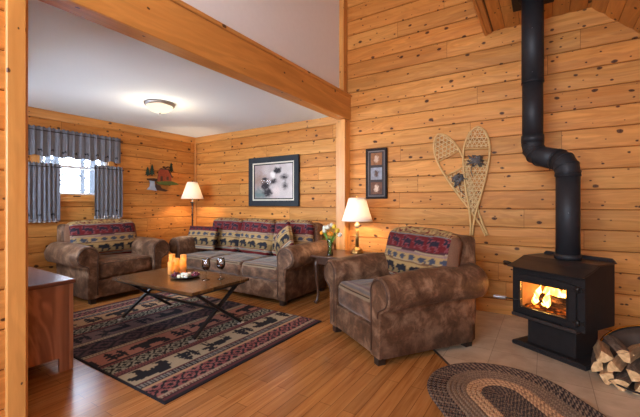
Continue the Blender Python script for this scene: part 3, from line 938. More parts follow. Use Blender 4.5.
def cheese(label, dx, dy, rz, z=.0085, kind=0):
    m = M()
    if kind == 0: m.box((0, 0, .009), (.03, .026, .018), .003, 2)
    else: m.prism([(-.03, -.02), (.034, -.004), (-.026, .022)], 0, .02, 'xy')
    o = m.build('cheese_piece', [m_cheese, m_cheese2][(kind + int(dx * 1000)) % 2], None, (-3.055 + dx, 2.235 + dy, TZ + z), (0, 0, rz), bevel=.0015)
    tag(o, label, 'cheese', 'cheese pieces on the plate')
for i, (dx, dy, a) in enumerate([(-.035, -.005, .3), (-.025, .032, 1.0), (.0, .058, .2), (.01, .024, .8), (.03, -.01, .4), (-.01, -.035, 1.2), (.025, -.045, .1), (.055, -.03, .6), (-.045, -.042, .9), (.008, -.074, .2)]):
    cheese('pale cheese cube in the pile at the middle of the plate', dx, dy, a)
cheese('white cheese wedge lying on top of the cheese cubes', .0, -.008, .5, .028, 1)
cheese('pale cheese cube on top of the pile beside the white wedge', .012, .04, .9, .028)

# wine glasses
m_wine = plain('red_wine', (.045, .002, .008), .05, spec=.8, var=.0)
def wineglass(label, x, y):
    t = thing('wine_glass', label, 'glass', (x, y, TZ), 0, 'wine glasses on the coffee table')
    m = M(); out = [(0, 0), (.034, 0), (.036, .002), (.018, .006), (.006, .012), (.0042, .03), (.004, .08), (.007, .09), (.022, .098), (.036, .115), (.042, .138), (.041, .165), (.036, .195), (.0345, .206)]
    m.lathe(out + [(.0335, .206), (.035, .195), (.040, .165), (.041, .138), (.035, .116), (.021, .1), (0, .096)], 32)
    m.build('bowl_and_stem', m_glass, t)
    m = M(); m.lathe([(0, .0975), (.020, .1015), (.0335, .117), (.0385, .135), (.0388, .146), (0, .146)], 28); m.build('wine', m_wine, t)
wineglass('wine glass of red wine nearer the cheese plate, left of the pair', -2.785, 2.273)
wineglass('wine glass of red wine farther from the cheese plate, right of the pair', -2.70, 2.385)

# ------------------------------------------------------------------ media console at the left
t = thing('wooden_cabinet', 'low stained oak cabinet with a cut-out foot, half hidden behind the left post', 'cabinet', (-3.50, .98, 0))
CX0, CX1, CY0, CY1, CH = -.60, .61, -.28, .19, .622
m = M(); m.prism([(CY0, 0), (CY0 + .09, 0), (CY0 + .09, .10), (CY1 - .085, .10), (CY1 - .085, 0), (CY1, 0), (CY1, CH), (CY0, CH)], CX1 - .022, CX1, 'yz')
sp_ = m.build('side_panel', m_oak, t, bevel=.002)
sp2 = sp_.copy(); COL.objects.link(sp2); sp2.parent = t; sp2.location.x = CX0 - CX1 + .022
m = M(); m.box(((CX0 + CX1) / 2, CY0 + .02, .36), (CX1 - CX0 - .05, .02, .52)); m.box(((CX0 + CX1) / 2, (CY0 + CY1) / 2, .12), (CX1 - CX0 - .05, CY1 - CY0 - .03, .022))
m.build('carcass', m_oak, t)
for k, (a, b) in enumerate(((CX0 + .025, -.2), (-.195, .205), (.21, CX1 - .027))):
    m = M(); m.box(((a + b) / 2, CY1 - .008, .37), (b - a - .004, .02, .47), .003); m.ring_frame(a + .01, b - .01, .15, .59, .05, CY1, CY1 + .006); d = m.build('door', m_oak, t)
    m = M(); m.lathe([(0, 0), (.014, .004), (.016, .014), (.008, .02), (.008, .03), (0, .03)], 12); m.v = [(a + .03 + x, CY1 + .034 - z, .42 + y) for x, y, z in m.v]; m.build('knob', m_iron, d)
m = M()
tp = [(CX0 - .02, CY0 - .01), (CX1 + .02, CY0 - .01)] + [(CX1 + .03 + .012 * math.sin(PI * i / 8), CY0 + .05 + (CY1 - CY0 - .04) * i / 8) for i in range(9)] + [(CX0 - .02, CY1 + .03)]
m.prism(tp, CH, CH + .03, 'xy'); m.build('top', m_oaktop, t, bevel=.008)
m = M(); m.box((CX1 + .002, CY1 - .012, CH / 2), (.012, .026, CH), .004); m.v = m.v; m.build('corner_post', m_oak, t)

# ------------------------------------------------------------------ lamps
m_shade = shade_mat('cream_lamp_shade', (.95, .88, .80), .27, 0)
def lampshade(t, z0, z1, r0, r1, scallop=0):
    m = M(); n = 48; th = .002
    prof = [(r0, z0), (r0 * .62 + r1 * .38, z0 + (z1 - z0) * .36), (r0 * .3 + r1 * .7, z0 + (z1 - z0) * .68), (r1, z1), (r1 - th, z1), (r0 * .3 + r1 * .7 - th, z0 + (z1 - z0) * .68), (r0 * .62 + r1 * .38 - th, z0 + (z1 - z0) * .36), (r0 - th, z0), (r0, z0)]
    m.lathe(prof, n); s = m.build('lamp_shade', m_shade, t)
    mt_ = plain('cream_trim', (.85, .75, .62), .8)
    for (r_, z) in ((r0 - .001, z0), (r1 - .001, z1)):
        m = M(); m.tube([(r_ * math.cos(2 * PI * i / n), r_ * math.sin(2 * PI * i / n), z) for i in range(n)], .003, 6, True)
        m.build('shade_trim', mt_, s)
    return s
# table lamp on the end table
ET = .58
t = thing('table_lamp', 'brass column table lamp with a cream shade on the end table', 'lamp', (-1.96, 3.90, ET))
m = M(); m.lathe([(0, 0), (.080, 0), (.082, .006), (.080, .022), (.070, .030), (.072, .044), (.060, .052), (.036, .062), (.024, .080), (0, .080)], 32); m.build('base', m_bronze, t)
m = M()
for k in range(12):
    a = 2 * PI * k / 12; m.tube([(.0165 * math.cos(a), .0165 * math.sin(a), .075), (.0145 * math.cos(a), .0145 * math.sin(a), .315)], .0055, 6)
m.lathe([(0, .07), (.017, .07), (.015, .32), (0, .32)], 16); m.build('column', m_bronze, t)
m = M(); m.lathe([(0, .315), (.02, .315), (.030, .335), (.034, .35), (.026, .358), (.014, .365), (.014, .43), (.02, .432), (.02, .47), (0, .47)], 24); m.build('socket', plain('ivory_candle_sleeve', (.7, .5, .26), .4), t)
lampshade(t, .40, .68, .190, .105)
m = M(); m.lathe([(0, .68), (.006, .68), (.008, .70), (.004, .712), (0, .714)], 10); m.tube([(-.105, 0, .677), (.105, 0, .677)], .0018, 5); m.build('finial', m_brass, t)
point('table_lamp_bulb', (0, 0, .53), 11, (1, .74, .50), .035, t)
# floor lamp in the far corner
t = thing('floor_lamp', 'tall dark floor lamp with a cream shade in the far corner behind the sofa', 'lamp', (-5.08, 3.86, 0))
m = M(); m.lathe([(0, 0), (.13, 0), (.132, .012), (.11, .022), (.05, .03), (.02, .05), (0, .05)], 32); m.build('base', m_iron, t)
m = M(); m.tube([(0, 0, .03), (0, 0, 1.28)], .011, 12)
for z in (.5, 1.0, 1.17): m.lathe([(.011, z - .02), (.02, z), (.011, z + .02)], 16)
m.lathe([(0, 1.18), (.028, 1.2), (.034, 1.215), (.012, 1.225), (.012, 1.36), (0, 1.36)], 20); m.build('pole', m_iron, t)
lampshade(t, 1.275, 1.555, .185, .085)
m = M(); m.lathe([(0, 1.555), (.006, 1.556), (.008, 1.575), (0, 1.59)], 10); m.build('finial', m_iron, t)
point('floor_lamp_bulb', (0, 0, 1.41), 11, (1, .74, .50), .035, t)
# ceiling light
t = thing('ceiling_light', 'flush ceiling light with a frosted bowl and dark bronze rim in the alcove', 'light', (-3.93, 2.52, ZC))
m = M(); m.lathe([(0, 0), (.19, 0), (.196, -.008), (.192, -.028), (.176, -.042), (.166, -.044), (.166, -.036), (0, -.03)], 48); m.v = [(x * .9, y * .9, z * .92) for x, y, z in m.v]; m.build('rim', m_nickel, t)
m = M(); m.lathe([(.166, -.038), (.158, -.062), (.135, -.09), (.095, -.112), (.04, -.124), (0, -.126)], 48)
m.v = [(x * .9, y * .9, z * .92) for x, y, z in m.v]; m.build('glass_bowl', emissive('lit_frosted_glass', (1, .78, .50), 1.15), t)
m = M(); m.lathe([(0, -.122), (.012, -.126), (.014, -.134), (.006, -.142), (.007, -.150), (0, -.156)], 14); m.v = [(x * .9, y * .9, z * .92) for x, y, z in m.v]; m.build('finial', m_nickel, t)
point('ceiling_light_bulb', (0, 0, -.24), 9, (1, .78, .55), .14, t)

# ------------------------------------------------------------------ end table, vase, flowers
t = thing('end_table', 'dark wooden end table between the sofa and the big armchair, under the brass lamp', 'table', (-2.04, 3.75, 0))
m_dkwood = wood('dark_walnut', (.08, .035, .018), (.05, .021, .012), (.04, .015, .01), knots=False, rough=.3)
m = M(); m.box((0, 0, ET - .013), (.62, .64, .026), .006, 2); m.build('top', m_dkwood, t)
m = M(); m.box((0, 0, ET - .065), (.54, .56, .08), .004); m.build('apron', m_dkwood, t)
for sx in (-1, 1):
    for sy in (-1, 1):
        m = M(); x, y = sx * .245, sy * .255
        m.tube([(x, y, ET - .03), (x + sx * .012, y + sy * .012, .46), (x + sx * .004, y + sy * .004, .3), (x - sx * .008, y - sy * .008, .12), (x + sx * .002, y + sy * .002, .04), (x + sx * .022, y + sy * .022, .012)], [.026, .030, .022, .014, .016, .022], 10)
        m.build('leg', m_dkwood, t)
VX, VY = -2.135, 3.54
t = thing('glass_vase', 'clear glass vase of tulips on the end table behind the armchair arm', 'vase', (VX, VY, ET))
m = M(); m.lathe([(0, 0), (.036, 0), (.038, .004), (.030, .05), (.028, .10), (.034, .16), (.042, .20), (.040, .20), (.032, .16), (.026, .10), (.028, .05), (.034, .008), (0, .007)], 28); m.build('vase', m_glass, t)
m = M(); m.lathe([(0, .009), (.031, .009), (.027, .05), (.0255, .10), (.0265, .12), (0, .12)], 24); m.build('water', glassmat('vase_water', (.86, .93, .86), .1, 1.2), t)
m_stem = plain('green_stem', (.16, .36, .06), .5); m_leaf = plain('green_leaf', (.13, .32, .05), .45)
m_or = plain('orange_petal', (.92, .36, .03), .5); m_ye = plain('yellow_petal', (.92, .62, .06), .5); m_wh = plain('white_petal', (.86, .84, .70), .5)
fl = [(-.075, -.03, .245, 'o', 0), (.035, -.05, .235, 'o', 1), (.10, -.02, .265, 'y', 0), (-.02, -.01, .295, 'w', 1), (-.085, .03, .285, 'w', 0), (.075, .03, .255, 'w', 0), (.135, -.035, .23, 'w', 2), (.03, .04, .30, 'y', 0), (-.03, -.06, .26, 'w', 0), (-.01, .05, .315, 'w', 1)]
names = {'o': 'orange', 'y': 'yellow', 'w': 'white'}
LB = ['orange flower leaning left out of the vase', 'orange flower at the front middle of the bouquet', 'yellow tulip on the right of the bouquet', 'white tulip upright in the middle of the bouquet', 'white tulip leaning back to the left of the bouquet',
      'white tulip just right of the bouquet centre', 'white tulip drooping farthest right over the vase', 'yellow tulip at the back of the bouquet', 'white tulip low in front of the bouquet', 'tallest white tulip at the back of the bouquet']
for i, (dx, dy, z, c, k) in enumerate(fl):
    rr = random.Random(i + 40)
    t = thing('cut_flower', LB[i], 'flower', (VX, VY, ET + .014), 0, 'flowers in the glass vase')
    a = rr.uniform(0, 2 * PI); p0 = Vector((.012 * math.cos(a), .012 * math.sin(a), .0)); p1 = Vector((dx * .16, dy * .16, .13)); p2 = Vector((dx * .6, dy * .6, .2)); p3 = Vector((dx, dy, z))
    m = M(); m.tube([p0, p1, p2, p3], .0036, 6); m.build('stem', m_stem, t)
    m = M(); d = (p3 - p2).normalized(); q = d.to_track_quat('Z', 'Y').to_matrix().to_4x4(); m.mat = Matrix.Translation(p3) @ q
    r_ = .032 if c == 'o' else .022; hh = .038 if c == 'o' else .054
    for ly in range(2):
        for j in range(5 if c == 'o' else 3):
            aa = 2 * PI * j / (5 if c == 'o' else 3) + ly * .6; rows = []
            for s in range(5):
                f = s / 4; wd = r_ * .75 * math.sin(PI * min(1, .18 + .82 * f) ** .8) + .002; ra = r_ * (math.sin(PI * (.1 + .72 * f))) * (1 - .2 * ly)
                rows.append([m.vert((math.cos(aa) * ra - math.sin(aa) * w_ * wd, math.sin(aa) * ra + math.cos(aa) * w_ * wd, f * hh - abs(w_) * .003 + .002)) for w_ in (-1, 0, 1)])
            for A, B in zip(rows, rows[1:]):
                for w_ in range(2): m.face([A[w_], A[w_ + 1], B[w_ + 1], B[w_]], sm=True)
    m.build('petals', {'o': m_or, 'y': m_ye, 'w': m_wh}[c], t, solid=.0012)
    if i % 2 == 0 or i == 3:
        m = M(); a = math.atan2(dy, dx) + rr.uniform(-.9, .9); rows = []
        for s in range(7):
            f = s / 6; p = p1.lerp(Vector((math.cos(a) * .11, math.sin(a) * .10, .27 - .05 * (i % 3))), f) + Vector((0, 0, .03 * math.sin(PI * f))); wd = .012 * math.sin(PI * (.1 + .88 * f))
            sd = Vector((-math.sin(a), math.cos(a), 0)) * wd
            rows.append([m.vert(p - sd), m.vert(p - Vector((0, 0, .003))), m.vert(p + sd)])
        for A, B in zip(rows, rows[1:]):
            for w_ in range(2): m.face([A[w_], A[w_ + 1], B[w_ + 1], B[w_]], sm=True)
        m.build('leaf', m_leaf, t, solid=.0012)
#@@PART3

# ------------------------------------------------------------------ wood stove, set at an angle in the corner
SX, SY, SA = .0045, 3.261, R(-32.0)
t = thing('wood_stove', 'black pedestal wood stove with a fire burning behind its glass door', 'stove', (SX, SY, 0), SA)
def up(m, f): m.v = [f(*p) for p in m.v]; return m
m = M(); m.prism([(-.283, .0), (.283, .0), (.283, .03), (.25, .045), (-.25, .045), (-.283, .03)], 0, .42, 'xz'); m.box((0, .21, .02), (.575, .43, .03), .008); m.build('base_plate', m_black, t)
m = M(); m.box((.0, .205, .155), (.37, .30, .235), .006); m.build('pedestal', m_black, t)
# body: two shaped sides, back, floor, front plate with an opening
side = [(.0, .268), (.385, .268), (.385, .735), (.17, .732), (.10, .700), (.0, .672)]
m = M()
m.prism(side, -.278, -.258, 'yz'); m.prism(side, .258, .278, 'yz')
m.box((0, .375, .50), (.53, .02, .46)); m.box((0, .19, .278), (.53, .37, .02)); m.box((0, .20, .66), (.53, .34, .03))
ox0, ox1, oz0, oz1 = -.205, .182, .332, .572
m.box((0, .01, (.268 + oz0) / 2), (.52, .02, oz0 - .268)); m.box((0, .01, (oz1 + .674) / 2), (.52, .02, .674 - oz1))
m.box(((-.26 + ox0) / 2, .01, (oz0 + oz1) / 2), (ox0 + .26, .02, oz1 - oz0)); m.box(((.26 + ox1) / 2, .01, (oz0 + oz1) / 2), (.26 - ox1, .02, oz1 - oz0))
m.build('body', m_black, t)
m_brick = plain('firebrick', (.22, .12, .065), .9, var=.3)
m = M(); m.box((0, .345, .46), (.50, .03, .27)); m.box((-.24, .19, .46), (.03, .30, .27)); m.box((.24, .19, .46), (.03, .30, .27)); m.box((0, .19, .31), (.50, .32, .03))
m.build('firebrick_lining', m_brick, t)
m = M(); pr = [(-.055, .668), (-.05, .662), (.0, .672), (.10, .702), (.17, .734), (.40, .737), (.40, .747), (.165, .745), (.09, .713), (-.005, .684)]
m.prism(pr, -.295, .288, 'yz'); m.build('top', plain('dark_warming_top', (.05, .038, .034), .36, .5, var=.4, vs=9), t, bevel=.002)
m = M(); m.prism([(-.27, .735), (.27, .735), (.27, .752), (.25, .772), (-.25, .772), (-.27, .752)], .405, .418, 'xz'); m.build('rear_shield', m_black, t)
# door with glass opening
dx0, dx1, dz0, dz1 = -.245, .228, .300, .622
m = M()
gx0, gx1, gz0, gz1 = -.196, .168, .345, .556
bm = bmesh.new()
outer = [(dx0, dz0), (dx1, dz0), (dx1, dz1 - .02), ((dx0 + dx1) / 2, dz1), (dx0, dz1 - .02)]
for (a, b, c, d) in ((dx0, dx1, dz0, gz0), (dx0, gx0, gz0, gz1), (gx1, dx1, gz0, gz1)): m.box(((a + b) / 2, -.012, (c + d) / 2), (b - a, .024, d - c), .001)
m.prism([(dx0, gz1), (dx1, gz1), (dx1, dz1 - .025), ((dx0 + dx1) / 2 + .1, dz1 - .006), ((dx0 + dx1) / 2 - .1, dz1 - .006), (dx0, dz1 - .025)], -.024, .0, 'xz')
bm.free()
door = m.build('door', m_black, t)
m = M(); m.ring_frame(gx0 - .012, gx1 + .012, gz0 - .012, gz1 + .012, .014, -.031, -.024, bev=.002); m.build('door_trim', m_iron, door)
m = M(); m.box(((gx0 + gx1) / 2, -.014, (gz0 + gz1) / 2), (gx1 - gx0, .004, gz1 - gz0)); m.build('door_glass', m_stoveglass, door)
for z in (.575, .335):
    m = M(); m.tube([(.240, -.022, z - .022), (.240, -.022, z + .022)], .012, 12); m.box((.222, -.026, z), (.03, .010, .018), .002); m.box((.262, -.008, z), (.026, .014, .026), .002); m.build('hinge', m_iron, door)
m = M(); m.tube([(-.20, -.03, .395), (-.25, -.04, .393), (-.33, -.05, .388)], .0055, 8); hd = m.build('handle', m_iron, door)
def coil(a, b, r_, turns, w):
    a, b = Vector(a), Vector(b); d = (b - a).normalized(); u = Vector((0, 0, 1)); s_ = d.cross(u).normalized(); u = s_.cross(d); mm = M()
    mm.tube([a.lerp(b, i / (turns * 10)) + (s_ * math.cos(2 * PI * i / 10) + u * math.sin(2 * PI * i / 10)) * r_ * (1 - .25 * abs(2 * i / (turns * 10) - 1)) for i in range(turns * 10 + 1)], w, 5); return mm
coil((-.31, -.048, .389), (-.415, -.06, .380), .013, 12, .0052).build('coil_grip', m_steel, hd)
m = M(); m.tube([(-.27, .06, .662), (-.36, .055, .672)], .004, 6); rd = m.build('draft_rod', m_iron, t)
coil((-.335, .057, .670), (-.405, .053, .678), .013, 8, .003).build('coil_grip', m_iron, rd)
m = M(); m.box((.0, -.028, .270), (.50, .056, .012), .003); m.box((0, -.054, .279), (.50, .008, .022), .002)
for i in range(16): m.box((-.11 + i * .0155, -.030, .282), (.006, .040, .012))
m.build('ash_lip', plain('worn_cast_lip', (.10, .085, .08), .35, .7, var=.4), t)
# burning log and flames inside
m_char = emissive('glowing_embers', None, 2.2, ((14, 14, 18), [(.42, (.012, .004, .002)), (.55, (.16, .03, .004)), (.66, (1, .22, .02)), (.8, (1, .5, .1))]))
m_charlog = emissive('charring_log_surface', None, 1.0, ((8, 26, 26), [(.45, (.02, .008, .004)), (.58, (.12, .035, .01)), (.72, (1, .28, .05)), (.85, (1, .5, .12))]))
m = M(); pts = []
m.lathe([(0, -.17), (.05, -.168), (.058, -.12), (.052, -.04), (.06, .03), (.055, .10), (.05, .13), (0, .132)], 14, sm=True)
for i, p in enumerate(m.v):
    n_ = mn.noise(Vector(p) * 25) * .012; m.v[i] = (p[2] + .03, .17 + p[1] * .9 + n_, .398 + p[0] * .9 + n_)
m.build('burning_log', m_charlog, t)
m = M(); nn = 26
for i in range(nn + 1):
    for j in range(13):
        m.vert((-.21 + .42 * i / nn, .03 + .28 * j / 12, .333 + .022 * mn.noise(Vector((i * .9, j * .9, 0))) + .01))
for i in range(nn):
    for j in range(12): m.face([i * 13 + j, (i + 1) * 13 + j, (i + 1) * 13 + j + 1, i * 13 + j + 1], sm=True)
m.build('embers', m_char, t)
def flamemat():
    m = bpy.data.materials.new('fire_flame'); m.use_nodes = True; nt = m.node_tree; nt.nodes.clear()
    o = N(nt, 'ShaderNodeOutputMaterial'); e = N(nt, 'ShaderNodeEmission'); tr = N(nt, 'ShaderNodeBsdfTransparent'); mx = N(nt, 'ShaderNodeMixShader')
    v = coords(nt, 'Object', (14, 14, 7)); n = noise(nt, v, 1, 4, .6, 1.2)
    L(nt, ramp(nt, [(.3, (1, .16, .01)), (.48, (1, .42, .05)), (.62, (1, .75, .22)), (.75, (1, .95, .6))], n.outputs['Fac']), e.inputs['Color'])
    e.inputs['Strength'].default_value = 7
    a = ramp(nt, [(.28, (0, 0, 0)), (.42, (1, 1, 1))], n.outputs['Fac'])
    L(nt, a, mx.inputs['Fac']); L(nt, tr.outputs[0], mx.inputs[1]); L(nt, e.outputs[0], mx.inputs[2]); L(nt, mx.outputs[0], o.inputs['Surface']); return m
m_fire = flamemat()
rr = random.Random(12)
for i, (x, y, h, w) in enumerate([(-.12, .22, .17, .045), (-.07, .25, .20, .05), (-.02, .28, .21, .055), (.04, .27, .19, .05), (.09, .29, .17, .05), (.14, .26, .15, .04), (-.16, .27, .14, .04), (-.10, .14, .12, .03), (.0, .30, .24, .075), (.12, .22, .20, .035), (-.06, .12, .16, .035), (-.14, .30, .25, .075), (.07, .30, .25, .08), (-.19, .22, .16, .05), (-.10, .24, .24, .06), (.15, .30, .22, .06), (-.17, .12, .10, .03)]):
    m = M(); ph_ = rr.uniform(0, 6)
    m.lathe([(w * math.sin(PI * (1 - (1 - f) ** 1.6)) * (1 - .3 * f) if 0 < f < 1 else 0, f * h) for f in [q / 12 for q in range(13)]], 12)
    m.v = [(px + x + .018 * math.sin(ph_ + pz * 30) * pz / h, py * .5 + y, pz + .345 - .0) for px, py, pz in m.v]
    m.v = [(max(-.22, min(.22, a)), min(.325, b), min(.625, c)) for a, b, c in m.v]
    m.build('flame', m_fire, t)
point('fire_light', (0, .12, .50), 5, (1, .42, .12), .05, t)

# ------------------------------------------------------------------ stove pipe
t = thing('stove_pipe', 'black stove pipe rising from the stove with a double bend up to the ceiling', 'pipe', (0, 0, 0))
LX, LY, UX, UY, PR = .155, 3.452, -.095, 3.712, .083
def pipe(name, pts, r_, extra=()):
    m = M(); m.tube(pts, r_, 36); [f(m) for f in extra]; return m.build(name, m_blackpipe, t)
pipe('lower_pipe', [(LX, LY, .753), (LX, LY, 1.43)], PR)
pipe('collar', [(LX, LY, .750), (LX, LY, .79)], PR + .008)
# the two elbows: gored segments
A, B = Vector((LX, LY, 1.40)), Vector((UX, UY, 1.82))
hd_ = Vector((UX - LX, UY - LY, 0)); hl = hd_.length; hn = hd_.normalized()
path = []
def arc(c_h, c_z, r_, a0, a1, n_):
    return [(c_h + r_ * math.cos(a0 + (a1 - a0) * i / n_), c_z + r_ * math.sin(a0 + (a1 - a0) * i / n_)) for i in range(n_ + 1)]
bend = R(74); rb = .125
p = [(0, 1.42)] + arc(rb, 1.44, rb, PI, PI - bend, 3)
ex, ez = p[-1]
hh_, zz_ = hl, 0
q = arc(hl - rb, 0, rb, 0, -bend, 3)      # lower elbow mirrored at the top
qh = [(h_, z_) for h_, z_ in reversed(q)]
dzs = (qh[0][0] - ex) * math.tan(PI / 2 - bend)
off = ez + dzs - qh[0][1]
p += [(h_, z_ + off) for h_, z_ in qh]; ztop = p[-1][1] + .03; p.append((hl, ztop))
P3 = [(LX + hn.x * h_, LY + hn.y * h_, z_) for h_, z_ in p]
half = len(P3) // 2
for nm, seg in (('elbow', P3[:half + 0]), ('elbow', P3[half - 1:])):
    m = M(); m.tube(seg, PR + .004, 36); m.sm = [False if len(f) > 4 else True for f in m.f]
    for i, c_ in enumerate(seg):
        a = Vector(seg[max(0, i - 1)]); b = Vector(seg[min(len(seg) - 1, i + 1)]); d = (b - a).normalized(); c_ = Vector(c_)
        m.tube([c_ - d * .005, c_ + d * .005], PR + .0075, 36)
    m.build(nm, m_blackpipe, t)
pipe('middle_pipe', [(UX, UY, ztop - .005), (UX, UY, 2.30)], PR)
pipe('collar', [(UX, UY, ztop - .02), (UX, UY, ztop + .05)], PR + .008)
pipe('upper_pipe', [(UX, UY, 2.29), (UX, UY, 3.06)], PR + .005)
pipe('joint_band', [(UX, UY, 2.285), (UX, UY, 2.30)], PR + .008)
m = M(); m.box((UX, UY, 3.062), (.33, .33, .02), .003); m.lathe([(PR + .006, 3.05), (PR + .03, 3.05), (PR + .03, 3.052), (PR + .03, 3.054)], 32, (UX, UY, 0)); m.build('ceiling_support', m_black, t)
m = M()
for z in (1.12, 2.36, 2.75): m.lathe([(0, 0), (.004, .001), (0, .004)], 8, (UX if z > 1.9 else LX, (UY if z > 1.9 else LY) - PR - .006, z))
m.build('screw', m_steel, t)

# ------------------------------------------------------------------ firewood basket
BX, BY, BR = .625, 3.145, .33
t = thing('firewood_basket', 'round black metal log basket with a raised brass rim, beside the stove', 'basket', (BX, BY, .004))
def rimz(a):   # high at the back (+y side), low at the front
    return .03 + .225 * max(0, math.sin(a - R(-18))) ** .5 * 1.15
m = M(); na = 48; rows = []
for k in range(9):
    f = k / 8; rows.append([m.vert((BR * (.62 + .38 * f) * math.cos(2 * PI * i / na), BR * (.45 + .55 * f) * math.sin(2 * PI * i / na) * .95, .012 + (rimz(2 * PI * i / na) - .012) * f ** 2.2)) for i in range(na)])
for A_, B_ in zip(rows, rows[1:]):
    for i in range(na): m.face([A_[i], A_[(i + 1) % na], B_[(i + 1) % na], B_[i]], sm=True)
m.face(list(rows[0]))
m.build('pan', plain('dark_hammered_metal', (.09, .065, .05), .45, .5, var=.4), t, solid=.004)
m = M(); m.tube([(BR * math.cos(2 * PI * i / 48), BR * .95 * math.sin(2 * PI * i / 48), rimz(2 * PI * i / 48)) for i in range(48)], .006, 8, True); m.build('rim', m_black, t)
m = M(); m.tube([(BR * 1.0 * math.cos(a), BR * .95 * math.sin(a) , rimz(a) + .012) for a in [R(-5) + R(190) * i / 30 for i in range(31)]], .007, 8); m.build('brass_rim', m_brass, t)
m = M(); m.tube([(.2 * math.cos(2 * PI * i / 32), .2 * math.sin(2 * PI * i / 32), .006) for i in range(32)], .006, 6, True); m.build('foot_ring', m_black, t)
# split logs
def endgrain():
    m, nt, bs = newmat('split_log_end'); n = noise(nt, coords(nt, 'Object', (26, 26, 26)), 1, 4, .6, .6)
    L(nt, ramp(nt, [(.3, (.42, .22, .09)), (.55, (.70, .43, .20)), (.75, (.85, .62, .34))], n.outputs['Fac']), bs.inputs['Base Color']); bs.inputs['Roughness'].default_value = .85; return m
def splitface():
    m, nt, bs = newmat('split_log_side'); n = noise(nt, coords(nt, 'Object', (5, 40, 40)), 1, 4, .6, .4)
    L(nt, ramp(nt, [(.3, (.32, .17, .08)), (.55, (.55, .33, .16)), (.75, (.72, .48, .26))], n.outputs['Fac']), bs.inputs['Base Color']); bs.inputs['Roughness'].default_value = .85
    bump(nt, bs, n.outputs['Fac'], .6, .006); return m
def barkm():
    m, nt, bs = newmat('firewood_bark'); n = noise(nt, coords(nt, 'Object', (9, 34, 34)), 1, 5, .7, 1.0)
    L(nt, ramp(nt, [(.3, (.05, .03, .02)), (.55, (.16, .105, .07)), (.75, (.30, .23, .17))], n.outputs['Fac']), bs.inputs['Base Color']); bs.inputs['Roughness'].default_value = .9
    bump(nt, bs, n.outputs['Fac'], .9, .012); return m
m_end, m_split, m_barkw = endgrain(), splitface(), barkm()
def split_log(label, loc, r_, ln, yaw, roll, pitch_=0, seed=0, round_=False):
    rr = random.Random(seed * 7 + 1); m = M()
    if round_: sec = [(r_ * .9 * math.cos(2 * PI * i / 14), r_ * .9 * math.sin(2 * PI * i / 14), 2) for i in range(14)]
    else:
        sp = R(rr.uniform(62, 105)); ra = r_ * rr.uniform(1.7, 2.1); o_ = ra * .62; jt = lambda: rr.uniform(-.12, .12) * r_
        sec = [(-o_, jt(), 1), (-o_ + ra * .5 * math.cos(sp / 2) + jt(), -ra * .5 * math.sin(sp / 2) + jt(), 1)]
        sec += [(ra * math.cos(-sp / 2 + sp * i / 5) - o_ + jt() * .4, ra * math.sin(-sp / 2 + sp * i / 5), 2) for i in range(6)] + [(-o_ + ra * .5 * math.cos(sp / 2) + jt(), ra * .5 * math.sin(sp / 2) + jt(), 1)]
    ns = 9; rings = []
    for k in range(ns):
        x = -ln / 2 + ln * k / (ns - 1)
        j = [(1 + .06 * mn.noise(Vector((a * 20, b * 20, x * 9 + seed))), .004 * mn.noise(Vector((x * 12, b * 30, seed)))) for a, b, _ in sec]
        rings.append([m.vert((x + (.006 * rr.uniform(-1, 1) if k in (0, ns - 1) else 0), a * j[i][0] + j[i][1], b * j[i][0] - j[i][1])) for i, (a, b, _) in enumerate(sec)])
    n_ = len(sec)
    for A_, B_ in zip(rings, rings[1:]):
        for i in range(n_): m.face([A_[i], A_[(i + 1) % n_], B_[(i + 1) % n_], B_[i]], m=1 if sec[i][2] == 1 or sec[(i + 1) % n_][2] == 1 else 2, sm=False)
    m.face(list(reversed(rings[0])), m=0); m.face(rings[-1], m=0)
    o = m.build('firewood_log', [m_end, m_split, m_barkw], None, loc, (roll, pitch_, yaw)); tag(o, label, 'firewood', 'split logs in the basket')
ey = R(74)   # logs lie pointing back from the room
cr = Vector((math.cos(ey - PI / 2), math.sin(ey - PI / 2))); al = Vector((math.cos(ey), math.sin(ey)))
